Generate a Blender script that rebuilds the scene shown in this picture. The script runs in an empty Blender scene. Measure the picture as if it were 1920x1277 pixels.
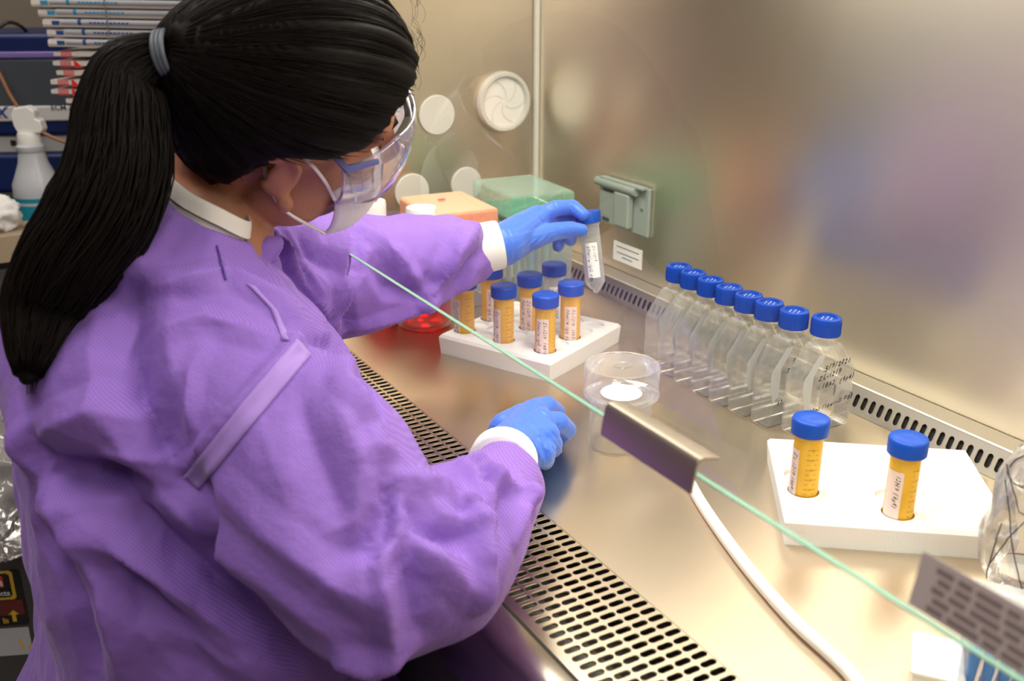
import bpy, bmesh, math, random
import numpy as np
from mathutils import Vector, Matrix, noise
from mathutils.bvhtree import BVHTree
random.seed(7); np.random.seed(7)
PI = math.pi
S = bpy.context.scene
COL = S.collection

# ------------------------------------------------------------------ camera, world, lights, exposure
# metres; Z = 0 is the work surface of the cabinet, the floor is at Z = -0.75
F_PX = 1900.0; YAW = math.radians(60.1); PITCH = math.radians(20.5); CAM = Vector((0, 0, .51))
FW = Vector((-math.sin(YAW)*math.cos(PITCH), math.cos(YAW)*math.cos(PITCH), -math.sin(PITCH)))
RT = Vector((math.cos(YAW), math.sin(YAW), 0)); UP = RT.cross(FW)
cd = bpy.data.cameras.new('camera'); cam = bpy.data.objects.new('camera', cd); COL.objects.link(cam)
cd.sensor_width = 36; cd.lens = 36*F_PX/1920; cd.clip_start = .02
R3 = Matrix((RT, UP, -FW)).transposed()
cam.matrix_world = Matrix.Translation(CAM) @ R3.to_4x4()
cd.dof.use_dof = True; cd.dof.focus_distance = 1.12; cd.dof.aperture_fstop = 6.3
S.camera = cam
w = bpy.data.worlds.new('world'); S.world = w; w.use_nodes = True
w.node_tree.nodes['Background'].inputs[0].default_value = (.75, .72, .72, 1)
w.node_tree.nodes['Background'].inputs[1].default_value = .06
S.view_settings.view_transform = 'Standard'; S.view_settings.look = 'None'
S.view_settings.gamma = 1; S.view_settings.exposure = 0.0; S.view_settings.use_curve_mapping = False
S.cycles.transparent_max_bounces = 96; S.cycles.max_bounces = 16; S.cycles.transmission_bounces = 12
S.cycles.glossy_bounces = 6; S.cycles.sample_clamp_indirect = 6

def area(name, loc, target, sx, sy, power, col):
    l = bpy.data.lights.new(name, 'AREA'); l.shape = 'RECTANGLE'; l.size = sx; l.size_y = sy
    l.energy = power; l.color = col
    o = bpy.data.objects.new(name, l); COL.objects.link(o); o.location = loc
    o.rotation_euler = (Vector(target)-Vector(loc)).to_track_quat('-Z', 'Y').to_euler()
    return o
area('cabinet_lamp_light', (-.62, .60, .735), (-.62, .64, 0), 1.5, .16, 12, (1, .93, .80))
area('ceiling_lamp_light', (-.9, -.45, 1.70), (-.9, -.45, 0), 1.1, .55, 11, (1, .90, .86))
area('ceiling_lamp_light', (.9, -.25, 1.70), (.9, -.25, 0), 1.1, .55, 8, (1, .92, .88))
area('ceiling_lamp_light', (-2.3, -.2, 1.70), (-2.3, -.2, 0), 1.1, .55, 2.8, (1, .90, .86))

def ray(x, y): return RT*((x-960)/F_PX) - UP*((y-638.5)/F_PX) + FW
def P(x, y, D): return CAM + ray(x, y)*D                 # point at a given depth
def W(x, y, z):                                           # point at a given height above the work surface
    r = ray(x, y); return CAM + r*((z-CAM.z)/r.z)

# ------------------------------------------------------------------ materials
MATS = {}
def pm(name, col, rough=.5, metal=0, spec=.5, bump=None, var=None, **kw):
    m = bpy.data.materials.new(name); m.use_nodes = True; nt = m.node_tree
    b = nt.nodes['Principled BSDF']
    b.inputs['Base Color'].default_value = (*col, 1); b.inputs['Roughness'].default_value = rough
    b.inputs['Metallic'].default_value = metal; b.inputs['Specular IOR Level'].default_value = spec
    for k, v in kw.items(): b.inputs[k.replace('_', ' ')].default_value = v
    tc = nt.nodes.new('ShaderNodeTexCoord')
    if var:
        n = nt.nodes.new('ShaderNodeTexNoise'); n.inputs['Scale'].default_value = var[0]; n.inputs['Detail'].default_value = 4
        nt.links.new(tc.outputs['Object'], n.inputs['Vector'])
        mx = nt.nodes.new('ShaderNodeMix'); mx.data_type = 'RGBA'
        mx.inputs[6].default_value = (*col, 1); mx.inputs[7].default_value = (*[c*var[1] for c in col], 1)
        nt.links.new(n.outputs['Fac'], mx.inputs[0]); nt.links.new(mx.outputs[2], b.inputs['Base Color'])
    if bump:
        n = nt.nodes.new('ShaderNodeTexNoise'); n.inputs['Scale'].default_value = bump[0]; n.inputs['Detail'].default_value = 3
        mp = nt.nodes.new('ShaderNodeMapping'); mp.inputs['Scale'].default_value = bump[2] if len(bump) > 2 else (1, 1, 1)
        nt.links.new(tc.outputs['Object'], mp.inputs[0]); nt.links.new(mp.outputs[0], n.inputs['Vector'])
        bp = nt.nodes.new('ShaderNodeBump'); bp.inputs['Strength'].default_value = 1; bp.inputs['Distance'].default_value = bump[1]
        nt.links.new(n.outputs['Fac'], bp.inputs['Height']); nt.links.new(bp.outputs[0], b.inputs['Normal'])
    MATS[name] = m; return m

def steel(name, col, rough, tangent):
    m = pm(name, col, rough, 1, Anisotropic=.75); nt = m.node_tree; b = nt.nodes['Principled BSDF']
    c = nt.nodes.new('ShaderNodeCombineXYZ')
    for i in range(3): c.inputs[i].default_value = tangent[i]
    nt.links.new(c.outputs[0], b.inputs['Tangent'])
    tc = nt.nodes.new('ShaderNodeTexCoord'); mp = nt.nodes.new('ShaderNodeMapping')
    mp.inputs['Scale'].default_value = (14, 900, 900); nt.links.new(tc.outputs['Object'], mp.inputs[0])
    n = nt.nodes.new('ShaderNodeTexNoise'); n.inputs['Scale'].default_value = 1; n.inputs['Detail'].default_value = 2
    nt.links.new(mp.outputs[0], n.inputs['Vector'])
    mr = nt.nodes.new('ShaderNodeMapRange'); mr.inputs[1].default_value = .3; mr.inputs[2].default_value = .7
    mr.inputs[3].default_value = rough-.007; mr.inputs[4].default_value = rough+.008
    nt.links.new(n.outputs['Fac'], mr.inputs[0]); nt.links.new(mr.outputs[0], b.inputs['Roughness'])
    n2 = nt.nodes.new('ShaderNodeTexNoise'); n2.inputs['Scale'].default_value = 5; n2.inputs['Detail'].default_value = 3
    nt.links.new(tc.outputs['Object'], n2.inputs['Vector'])
    bp = nt.nodes.new('ShaderNodeBump'); bp.inputs['Strength'].default_value = .5; bp.inputs['Distance'].default_value = .0016
    nt.links.new(n2.outputs['Fac'], bp.inputs['Height']); nt.links.new(bp.outputs[0], b.inputs['Normal'])
    return m

def clear(name, tint, gloss=1.0, milky=.03, rough=.06, mcol=(.9, .92, .95), edge=0, transl=0):
    m = bpy.data.materials.new(name); m.use_nodes = True; nt = m.node_tree; nt.nodes.clear()
    out = nt.nodes.new('ShaderNodeOutputMaterial'); tr = nt.nodes.new('ShaderNodeBsdfTransparent')
    tr.inputs[0].default_value = (*tint, 1); gl = nt.nodes.new('ShaderNodeBsdfGlossy')
    gl.inputs['Color'].default_value = (1, 1, 1, 1); gl.inputs['Roughness'].default_value = rough
    df = nt.nodes.new('ShaderNodeBsdfDiffuse'); df.inputs[0].default_value = (*mcol, 1)
    fr = nt.nodes.new('ShaderNodeFresnel'); fr.inputs[0].default_value = 1.45
    mu = nt.nodes.new('ShaderNodeMath'); mu.operation = 'MULTIPLY'; mu.use_clamp = True; mu.inputs[1].default_value = gloss
    nt.links.new(fr.outputs[0], mu.inputs[0])
    lw = nt.nodes.new('ShaderNodeLayerWeight'); lw.inputs[0].default_value = .35
    mm = nt.nodes.new('ShaderNodeMath'); mm.operation = 'MULTIPLY_ADD'; mm.use_clamp = True
    mm.inputs[1].default_value = milky*2.2; mm.inputs[2].default_value = milky
    nt.links.new(lw.outputs['Facing'], mm.inputs[0])
    m1 = nt.nodes.new('ShaderNodeMixShader'); m2 = nt.nodes.new('ShaderNodeMixShader')
    nt.links.new(mm.outputs[0], m1.inputs[0]); nt.links.new(tr.outputs[0], m1.inputs[1]); nt.links.new(df.outputs[0], m1.inputs[2])
    nt.links.new(mu.outputs[0], m2.inputs[0]); nt.links.new(m1.outputs[0], m2.inputs[1]); nt.links.new(gl.outputs[0], m2.inputs[2])
    if edge:                                              # moulded plastic looks whiter where it is seen edge-on
        pw = nt.nodes.new('ShaderNodeMath'); pw.operation = 'POWER'; pw.inputs[1].default_value = 3; nt.links.new(lw.outputs['Facing'], pw.inputs[0])
        e2 = nt.nodes.new('ShaderNodeMath'); e2.operation = 'MULTIPLY_ADD'; e2.use_clamp = True; e2.inputs[1].default_value = edge
        nt.links.new(pw.outputs[0], e2.inputs[0]); nt.links.new(mm.outputs[0], e2.inputs[2]); nt.links.new(e2.outputs[0], m1.inputs[0])
    if transl:
        tl = nt.nodes.new('ShaderNodeBsdfTranslucent'); tl.inputs[0].default_value = (*mcol, 1); m3 = nt.nodes.new('ShaderNodeMixShader'); m3.inputs[0].default_value = transl
        nt.links.new(df.outputs[0], m3.inputs[1]); nt.links.new(tl.outputs[0], m3.inputs[2]); nt.links.new(m3.outputs[0], m1.inputs[2])
    nt.links.new(m2.outputs[0], out.inputs[0]); MATS[name] = m; return m

def lamp_mat(name, col, s):
    m = bpy.data.materials.new(name); m.use_nodes = True; nt = m.node_tree; nt.nodes.clear()
    out = nt.nodes.new('ShaderNodeOutputMaterial'); e = nt.nodes.new('ShaderNodeEmission')
    e.inputs[0].default_value = (*col, 1); e.inputs[1].default_value = s
    nt.links.new(e.outputs[0], out.inputs[0]); MATS[name] = m; return m

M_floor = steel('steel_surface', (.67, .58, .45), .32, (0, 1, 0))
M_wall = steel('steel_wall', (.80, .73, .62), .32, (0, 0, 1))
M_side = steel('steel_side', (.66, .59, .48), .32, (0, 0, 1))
M_bead = pm('corner_bead', (.74, .73, .66), .3)
M_strip = steel('steel_strip', (.46, .43, .38), .48, (0, 0, 1))
M_rim = pm('slot_rim', (.62, .58, .48), .45, 1)
M_bright = pm('bright_steel', (.85, .83, .78), .28, 1)
M_lip = steel('steel_lip', (.66, .60, .50), .26, (0, 1, 0))
M_black = pm('dark_cavity', (.012, .011, .010), .8)
M_mesh = pm('filter_mesh', (.10, .10, .085), .7)
M_paint = pm('cabinet_paint', (.62, .62, .58), .5)
M_under = pm('cabinet_underside', (.06, .05, .06), .6)
M_foam = pm('foam', (.80, .79, .785), .8, bump=(650, .0005), Subsurface_Weight=.15)
M_blue = pm('cap_blue', (.002, .068, .45), .38, spec=.35)
M_blue2 = pm('vent_cap_blue', (.002, .052, .40), .38, spec=.3)
M_white = pm('white_plastic', (.86, .85, .82), .35)
M_paper = pm('label_paper', (.84, .84, .82), .6)
M_pink = pm('label_on_amber', (.86, .68, .60), .55)
M_ink = pm('black_ink', (.015, .014, .03), .6)
M_grad = pm('graduation_ink', (.28, .13, .03), .6)
M_red = pm('red_print', (.75, .03, .03), .5)
M_blueink = pm('blue_print', (.02, .08, .32), .5)
M_cyan = pm('cyan_print', (.02, .33, .60), .5)
M_clear = clear('clear_plastic', (.997, .997, .992), .55, .030, edge=.40)
M_glass = clear('sash_glass', (.965, .985, .97), .11, .004, .03)
M_gedge = pm('green_glass_edge', (.20, .40, .31), .25)
M_frost = clear('frosted_plastic', (.80, .82, .83), .7, .22, .35)
M_amber = clear('amber_plastic', (1.0, .94, .50), .4, .70, .1, (1.0, .60, .06), transl=.2)
M_liquid = clear('amber_liquid', (1.0, .80, .28), .3, .95, .1, (1.0, .42, .005), transl=.2)
M_redliq = clear('red_medium', (.90, .012, .02), .9, .34, .05, (.80, .01, .01))
M_outlet = pm('outlet_grey', (.30, .36, .33), .5)
M_outdark = pm('outlet_dark', (.05, .06, .055), .6)
M_port = pm('port_cover', (.66, .65, .60), .4)
M_tube = pm('silicone_tube', (.80, .78, .72), .3, Subsurface_Weight=.1)
M_handle = pm('handle_metal', (.42, .36, .30), .42, 1)
M_peach = clear('orange_lid', (1.0, .78, .62), .4, .36, .3, (1.0, .58, .38))
M_orange = pm('orange_insert', (.95, .30, .10), .45)
M_mint = clear('mint_lid', (.86, .97, .92), .5, .13, .2, (.6, .85, .75))
M_green = pm('green_insert', (.03, .36, .22), .45)
M_tips = clear('tip_plastic', (.88, .90, .88), .5, .16, .25)
M_aqua = clear('aqua_tip', (.3, .8, .9), .4, .35, .25, (.2, .7, .85))
M_skin = pm('skin', (.40, .17, .09), .5, bump=(260, .0004), Subsurface_Weight=.12, Subsurface_Scale=.01)
M_hair = pm('hair', (.0045, .0032, .003), .55, spec=.1)
M_strand = pm('hair_strand', (.0065, .0042, .0036), .5, spec=.12)
M_tie = pm('hair_tie', (.10, .12, .15), .5)
M_mask = pm('mask_fabric', (.80, .78, .80), .7, bump=(500, .0004))
M_cuff = pm('cuff_knit', (.84, .83, .80), .8, bump=(900, .0005))
M_shirt = pm('white_collar', (.66, .62, .58), .8)
M_glove = pm('nitrile_glove', (.045, .165, .72), .42, bump=(700, .0002), Sheen_Weight=.25)
M_gog = clear('goggle_clear', (.90, .87, .96), 1.6, .10, .04, (.75, .7, .95))
M_gogf = pm('goggle_frame', (.10, .11, .30), .25)
M_trous = pm('scrub_trousers', (.03, .03, .07), .8)
M_shoe = pm('shoe', (.03, .03, .035), .6)
M_beige = pm('room_wall', (.36, .31, .235), .8)
M_roomf = pm('room_floor', (.33, .31, .29), .4)
M_ceil = pm('room_ceiling', (.62, .61, .58), .9)
M_navy = pm('navy_case', (.006, .022, .13), .35)
M_screen = pm('grey_screen', (.085, .10, .12), .28)
M_viol = pm('violet_trim', (.30, .22, .62), .3)  # one even violet for the strip on the instrument case
M_bench = pm('bench_top', (.05, .05, .055), .5)
M_caseg = pm('light_case', (.55, .54, .54), .45)
M_cable = pm('orange_cable', (.42, .19, .08), .45)
M_cable2 = pm('brown_cable', (.05, .035, .025), .5)
M_frostb = pm('bottle_frosted', (.62, .64, .68), .35, Transmission_Weight=.15)
M_teal = pm('teal_print', (.01, .26, .36), .5)
M_wrap = pm('wrapper_paper', (.72, .66, .62), .5, bump=(90, .002))
M_wrap2 = clear('wrapper_film', (.85, .87, .9), .8, .35, .15)
M_rubber = pm('rubber_band', (.25, .23, .2), .5)
M_bin = pm('bin_grey', (.055, .052, .052), .55)
M_yel = pm('yellow_print', (.80, .50, .03), .5)
M_maroon = pm('maroon_print', (.16, .01, .01), .5)
M_bag = clear('bag_film', (.88, .87, .86), 1.4, .16, .12, (.8, .76, .74))
M_card = pm('cardboard', (.40, .31, .21), .8)
M_glabel = pm('label_on_glass', (.58, .49, .48), .6)
M_gtext = pm('label_text', (.26, .20, .19), .6)
M_bluetip = pm('blue_tip', (.03, .28, .80), .35)
M_pinkrim = pm('pink_rim', (.80, .42, .38), .4)
M_lamp = lamp_mat('lamp_diffuser', (1, .95, .86), 3.0)

# gown: two-tone weave of embossed dots
def gown_mat():
    m = pm('gown_fabric', (.27, .13, .60), .66, spec=.25, Sheen_Weight=.18, Sheen_Roughness=.4)
    m.node_tree.nodes['Principled BSDF'].inputs['Sheen Tint'].default_value = (.8, .65, 1, 1)
    nt = m.node_tree; b = nt.nodes['Principled BSDF']; tc = nt.nodes.new('ShaderNodeTexCoord')
    prod = None
    for vec in ((.5, .86, .1), (-.28, .16, .94)):
        dt = nt.nodes.new('ShaderNodeVectorMath'); dt.operation = 'DOT_PRODUCT'; dt.inputs[1].default_value = [c*2*PI/.0027 for c in vec]
        nt.links.new(tc.outputs['Object'], dt.inputs[0])
        t = nt.nodes.new('ShaderNodeMath'); t.operation = 'SINE'; nt.links.new(dt.outputs['Value'], t.inputs[0])
        if prod is None: prod = t
        else:
            a = nt.nodes.new('ShaderNodeMath'); a.operation = 'MULTIPLY'
            nt.links.new(prod.outputs[0], a.inputs[0]); nt.links.new(t.outputs[0], a.inputs[1]); prod = a
    mr = nt.nodes.new('ShaderNodeMapRange'); mr.inputs[1].default_value = -.9; mr.inputs[2].default_value = .9
    nt.links.new(prod.outputs[0], mr.inputs[0])
    mx = nt.nodes.new('ShaderNodeMix'); mx.data_type = 'RGBA'
    mx.inputs[6].default_value = (.198, .098, .43, 1); mx.inputs[7].default_value = (.305, .168, .595, 1)
    nt.links.new(mr.outputs[0], mx.inputs[0]); nt.links.new(mx.outputs[2], b.inputs['Base Color'])
    n = nt.nodes.new('ShaderNodeTexNoise'); n.inputs['Scale'].default_value = 26; n.inputs['Detail'].default_value = 5
    n.inputs['Roughness'].default_value = .6; nt.links.new(tc.outputs['Object'], n.inputs['Vector'])
    bp = nt.nodes.new('ShaderNodeBump'); bp.inputs['Strength'].default_value = .55; bp.inputs['Distance'].default_value = .006
    nt.links.new(n.outputs['Fac'], bp.inputs['Height']); nt.links.new(bp.outputs[0], b.inputs['Normal'])
    return m
M_gown = gown_mat()
M_seam = pm('gown_seam', (.33, .19, .60), .6, Sheen_Weight=.3)
M_stitch = pm('gown_stitch', (.07, .03, .25), .7)

# ------------------------------------------------------------------ mesh helpers
class MB:
    def __init__(s): s.v = []; s.f = []
    def add(s, vs, fs, T=None):
        n = len(s.v)
        for p in vs:
            p = Vector(p); s.v.append(T @ p if T else p)
        s.f += [tuple(i+n for i in f) for f in fs]; return s
    def box(s, c, d, T=None):
        x, y, z = c; a, b, e = d[0]/2, d[1]/2, d[2]/2
        vs = [(x+i*a, y+j*b, z+k*e) for i in (-1, 1) for j in (-1, 1) for k in (-1, 1)]
        return s.add(vs, [(0, 1, 3, 2), (4, 6, 7, 5), (0, 4, 5, 1), (2, 3, 7, 6), (0, 2, 6, 4), (1, 5, 7, 3)], T)
    def lathe(s, prof, seg=32, T=None, a0=0, a1=2*PI, close=True):
        full = abs(a1-a0-2*PI) < 1e-6; n = seg if full else seg+1
        vs = [(r*math.cos(a0+(a1-a0)*i/seg), r*math.sin(a0+(a1-a0)*i/seg), z) for r, z in prof for i in range(n)]
        fs = []
        for j in range(len(prof)-1):
            for i in range(seg):
                k = (i+1) % n if full else i+1
                fs.append((j*n+i, j*n+k, (j+1)*n+k, (j+1)*n+i))
        if full and close:
            if prof[0][0] > 1e-5: fs.append(tuple(reversed(range(n))))
            if prof[-1][0] > 1e-5: fs.append(tuple((len(prof)-1)*n+i for i in range(n)))
        return s.add(vs, fs, T)
    def tube(s, pts, rad, seg=10, T=None, squash=1):
        pts = [Vector(p) for p in pts]; N = len(pts)
        rads = rad if hasattr(rad, '__len__') else [rad]*N
        ring = []; prev = None
        for i, p in enumerate(pts):
            d = (pts[min(i+1, N-1)]-pts[max(i-1, 0)]).normalized()
            a = prev - d*prev.dot(d) if prev else (Vector((0, 0, 1)) if abs(d.z) < .9 else Vector((1, 0, 0))).cross(d)
            a.normalize(); prev = a; b = d.cross(a)
            ring.append([p+(a*math.cos(2*PI*k/seg)+b*squash*math.sin(2*PI*k/seg))*rads[i] for k in range(seg)])
        vs = [q for r in ring for q in r]; fs = []
        for i in range(N-1):
            for k in range(seg):
                fs.append((i*seg+k, i*seg+(k+1) % seg, (i+1)*seg+(k+1) % seg, (i+1)*seg+k))
        fs.append(tuple(reversed(range(seg)))); fs.append(tuple((N-1)*seg+k for k in range(seg)))
        return s.add(vs, fs, T)
    def prism(s, poly, h0, h1, fn):                       # fn(u, v, h) -> point
        n = len(poly)
        vs = [fn(u, v, h0) for u, v in poly]+[fn(u, v, h1) for u, v in poly]
        fs = [tuple(reversed(range(n))), tuple(range(n, 2*n))]+[(i, (i+1) % n, n+(i+1) % n, n+i) for i in range(n)]
        return s.add(vs, fs)
    def ellipsoid(s, c, r, M=None, nu=24, nv=14):
        vs = []; fs = []
        for j in range(nv+1):
            t = PI*j/nv
            for i in range(nu):
                a = 2*PI*i/nu; p = Vector((r[0]*math.sin(t)*math.cos(a), r[1]*math.sin(t)*math.sin(a), r[2]*math.cos(t)))
                vs.append(Vector(c)+(M @ p if M else p))
        for j in range(nv):
            for i in range(nu): fs.append((j*nu+i, (j+1)*nu+i, (j+1)*nu+(i+1) % nu, j*nu+(i+1) % nu))
        return s.add(vs, fs)
    def capsule(s, a, b, ra, rb, seg=20):                 # tapered capsule for the fused figures
        a, b = Vector(a), Vector(b); d = b-a; L = d.length or 1e-6; d.normalize()
        pts = []; rr = []
        for k in range(7): t = PI/2*(1-k/6); pts.append(a-d*ra*math.sin(t)); rr.append(max(ra*math.cos(t), 1e-4))
        for k in range(1, 4): pts.append(a+d*L*k/4); rr.append(ra+(rb-ra)*k/4)
        for k in range(7): t = PI/2*k/6; pts.append(b+d*rb*math.sin(t)); rr.append(max(rb*math.cos(t), 1e-4))
        return s.tube(pts, rr, seg)
    def chain(s, pr, seg=20):
        for (a, ra), (b, rb) in zip(pr, pr[1:]): s.capsule(a, b, ra, rb, seg)
        return s
    def obj(s, name, mat, parent=None, smooth=True, bevel=0, angle=None, loc=None, mw=None):
        me = bpy.data.meshes.new(name)
        org = Vector(loc) if loc else Vector((0, 0, 0))
        me.from_pydata([p-org for p in s.v], [], s.f); me.update()
        bm = bmesh.new(); bm.from_mesh(me); bmesh.ops.remove_doubles(bm, verts=bm.verts, dist=1e-6)
        bmesh.ops.recalc_face_normals(bm, faces=bm.faces); bm.to_mesh(me); bm.free()
        return link(name, me, mat, parent, smooth, bevel, angle, loc)

def link(name, me, mat, parent=None, smooth=True, bevel=0, angle=None, loc=None):
    me.materials.clear()
    for mm in (mat if isinstance(mat, (list, tuple)) else [mat]): me.materials.append(mm)
    o = bpy.data.objects.new(name, me); COL.objects.link(o)
    if loc: o.location = loc
    if parent: o.parent = parent
    if smooth: me.shade_smooth(); me.set_sharp_from_angle(angle=math.radians(angle if angle else 38))
    if bevel:
        b = o.modifiers.new('bevel', 'BEVEL'); b.width = bevel; b.segments = 2; b.limit_method = 'ANGLE'; b.angle_limit = math.radians(40); b.harden_normals = True
    return o

def tag(o, label, cat, group=None, kind=None):
    o['label'] = label; o['category'] = cat
    if group: o['group'] = group
    if kind: o['kind'] = kind
    return o
def struct(o, label=None):
    o['kind'] = 'structure'
    if label: o['label'] = label
    return o
def thing(name, label, cat, loc=(0, 0, 0), rotz=0, group=None):
    o = bpy.data.objects.new(name, None); COL.objects.link(o); o.empty_display_size = .02
    o.location = loc; o.rotation_euler = (0, 0, rotz); return tag(o, label, cat, group)
def dup(root, loc, label, rotz=None, group=None):
    r = root.copy(); COL.objects.link(r); r.location = loc
    if rotz is not None: r.rotation_euler = (0, 0, rotz)
    r['label'] = label
    if group: r['group'] = group
    for ch in list(root.children):
        c = ch.copy(); COL.objects.link(c); c.parent = r
        for g in list(ch.children):
            d = g.copy(); COL.objects.link(d); d.parent = c
    return r

def fuse(mb, voxel, smooth=4, factor=.5):
    """voxel-fuse overlapping volumes into one continuous surface; returns a mesh"""
    me = bpy.data.meshes.new('tmp'); me.from_pydata(mb.v, [], mb.f); me.update()
    bm = bmesh.new(); bm.from_mesh(me); bmesh.ops.remove_doubles(bm, verts=bm.verts, dist=1e-6)
    bmesh.ops.recalc_face_normals(bm, faces=bm.faces); bm.to_mesh(me); bm.free()
    o = bpy.data.objects.new('tmp', me); COL.objects.link(o)
    r = o.modifiers.new('r', 'REMESH'); r.mode = 'VOXEL'; r.voxel_size = voxel
    if smooth:
        s = o.modifiers.new('s', 'SMOOTH'); s.factor = factor; s.iterations = smooth
    dg = bpy.context.evaluated_depsgraph_get(); dg.update()
    out = bpy.data.meshes.new_from_object(o.evaluated_get(dg))
    bpy.data.objects.remove(o); return out

FONT = None
def text_flat(txt, size, shear=0, bold=0, align='CENTER'):
    cu = bpy.data.curves.new('t', 'FONT'); cu.body = txt; cu.size = size; cu.shear = shear; cu.offset = bold
    cu.align_x = align; cu.align_y = 'CENTER'; cu.resolution_u = 2
    o = bpy.data.objects.new('t', cu); COL.objects.link(o)
    dg = bpy.context.evaluated_depsgraph_get(); dg.update()
    me = bpy.data.meshes.new_from_object(o.evaluated_get(dg)); bpy.data.objects.remove(o)
    vs = [v.co.copy() for v in me.vertices]; fs = [tuple(p.vertices) for p in me.polygons]
    bpy.data.meshes.remove(me); return vs, fs
def put_text(mb, txt, size, fn, **k):
    vs, fs = text_flat(txt, size, **k); mb.add([fn(v.x, v.y) for v in vs], fs); return mb
def scrawl(mb, txt, size, fn, rnd=.12, bold=0):                   # hand-written look: letters jump and lean
    x = 0
    for ch in txt:
        if ch == ' ': x += size*.4; continue
        vs, fs = text_flat(ch, size*random.uniform(.9, 1.12), shear=.3, align='LEFT', bold=bold)
        if not vs: continue
        mx = max(v.x for v in vs); dy = random.uniform(-rnd, rnd)*size
        mb.add([fn(v.x*.85+x, v.y+dy) for v in vs], fs); x += mx*.85+size*.07
    return x

def circle(r, n, cx=0, cy=0): return [(cx+r*math.cos(2*PI*i/n), cy+r*math.sin(2*PI*i/n)) for i in range(n)]
def stadium(cx, cy, w, l, n=6):                           # w across u, l along v
    r = w/2; s = l/2-r
    return [(cx+r*math.cos(PI*i/n), cy+s+r*math.sin(PI*i/n)) for i in range(n+1)] + \
           [(cx+r*math.cos(PI+PI*i/n), cy-s+r*math.sin(PI+PI*i/n)) for i in range(n+1)]
def holed(mb, cells, fn, depth, floor=False, taper=1.0):
    """cells: (u0, u1, v0, v1, outline or None); a real hole is cut per cell and given walls of some depth"""
    for u0, u1, v0, v1, ol in cells:
        if ol is None:
            mb.add([fn(u0, v0, 0), fn(u1, v0, 0), fn(u1, v1, 0), fn(u0, v1, 0)], [(0, 1, 2, 3)]); continue
        n = len(ol); cx, cy = (u0+u1)/2, (v0+v1)/2
        outer = []
        for u, v in ol:
            dx, dy = u-cx, v-cy
            t = min([((u1 if dx > 0 else u0)-cx)/dx if abs(dx) > 1e-9 else 1e9, ((v1 if dy > 0 else v0)-cy)/dy if abs(dy) > 1e-9 else 1e9])
            outer.append((cx+dx*t, cy+dy*t))
        corners = [(u1, v1), (u0, v1), (u0, v0), (u1, v0)]
        vs = [fn(*p, 0) for p in outer]+[fn(*p, 0) for p in ol]+[fn(cx+(p[0]-cx)*taper, cy+(p[1]-cy)*taper, -depth) for p in ol]
        fs = []
        for i in range(n):
            j = (i+1) % n
            fs.append((i, j, n+j, n+i)); fs.append((n+i, n+j, 2*n+j, 2*n+i))
            a, b = outer[i], outer[j]
            for c in corners:                             # corner pieces where neighbours meet different cell sides
                if (abs(a[0]-c[0]) < 1e-7) != (abs(a[1]-c[1]) < 1e-7) and (abs(b[0]-c[0]) < 1e-7) != (abs(b[1]-c[1]) < 1e-7) \
                   and (abs(a[0]-c[0]) < 1e-7) != (abs(b[0]-c[0]) < 1e-7):
                    vs.append(fn(*c, 0)); fs.append((i, len(vs)-1, j))
        if floor: fs.append(tuple(2*n+i for i in range(n)))
        mb.add(vs, fs)

XL, XR = -1.58, .30                                       # the cabinet's inner width
# ------------------------------------------------------------------ the cabinet
def xy(u, v, h): return Vector((u, v, h))
# work surface: deck behind the grille
mb = MB(); mb.box(((XL+XR)/2, (.4645+.912)/2, -.0015), (XR-XL, .912-.4645, .003))
struct(mb.obj('trim_1', M_floor, smooth=False), 'brushed steel work surface of the cabinet')
# front grille, real slots
cab_grille = MB(); cells = []
px, py = .0111, .0165; y0 = .456
nx = int((XR-XL)/px)
for i in range(nx):
    u0 = XL+i*px
    for j in range(6):
        v1 = y0+.008-j*py; v0 = v1-py
        cells.append((u0, u0+px, v0, v1, stadium(u0+px/2, (v0+v1)/2, .0062, .0146)))
    cells.append((u0, u0+px, .3575, y0+.008-6*py, None))
holed(cab_grille, cells, xy, .0016)
g = cab_grille.obj('intake_grille', M_floor, smooth=False)
tag(g, 'perforated steel intake grille with rows of oval slots along the cabinet front', 'grille')
mb = MB()
holed(mb, cells, lambda u, v, h: Vector((u, v, .0003 if h == 0 else -.0003)), 0)
# bright deburred rims around the nearest slots
rim = MB()
for (u0, u1, v0, v1, ol) in cells:
    if ol is None: continue
    cx, cy = (u0+u1)/2, (v0+v1)/2; n = len(ol)
    big = stadium(cx, cy, .0070, .0154)
    rim.add([(p[0], p[1], .0003) for p in big]+[(p[0], p[1], -.0006) for p in ol], [(i, (i+1) % n, n+(i+1) % n, n+i) for i in range(n)])
rim.obj('slot_rims', M_rim, g, smooth=False)
# trough below
mb = MB(); mb.box(((XL+XR)/2, .41, -.06), (XR-XL, .115, .004)); mb.box(((XL+XR)/2, .3545, -.031), (XR-XL, .003, .056)); mb.box(((XL+XR)/2, .4665, -.031), (XR-XL, .003, .056))
struct(mb.obj('trim_2', M_black, smooth=False))
mb = MB(); mb.box(((XL+XR)/2, .385, -.03), (XR-XL, .05, .002)); struct(mb.obj('trim_3', M_mesh, smooth=False))
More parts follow.
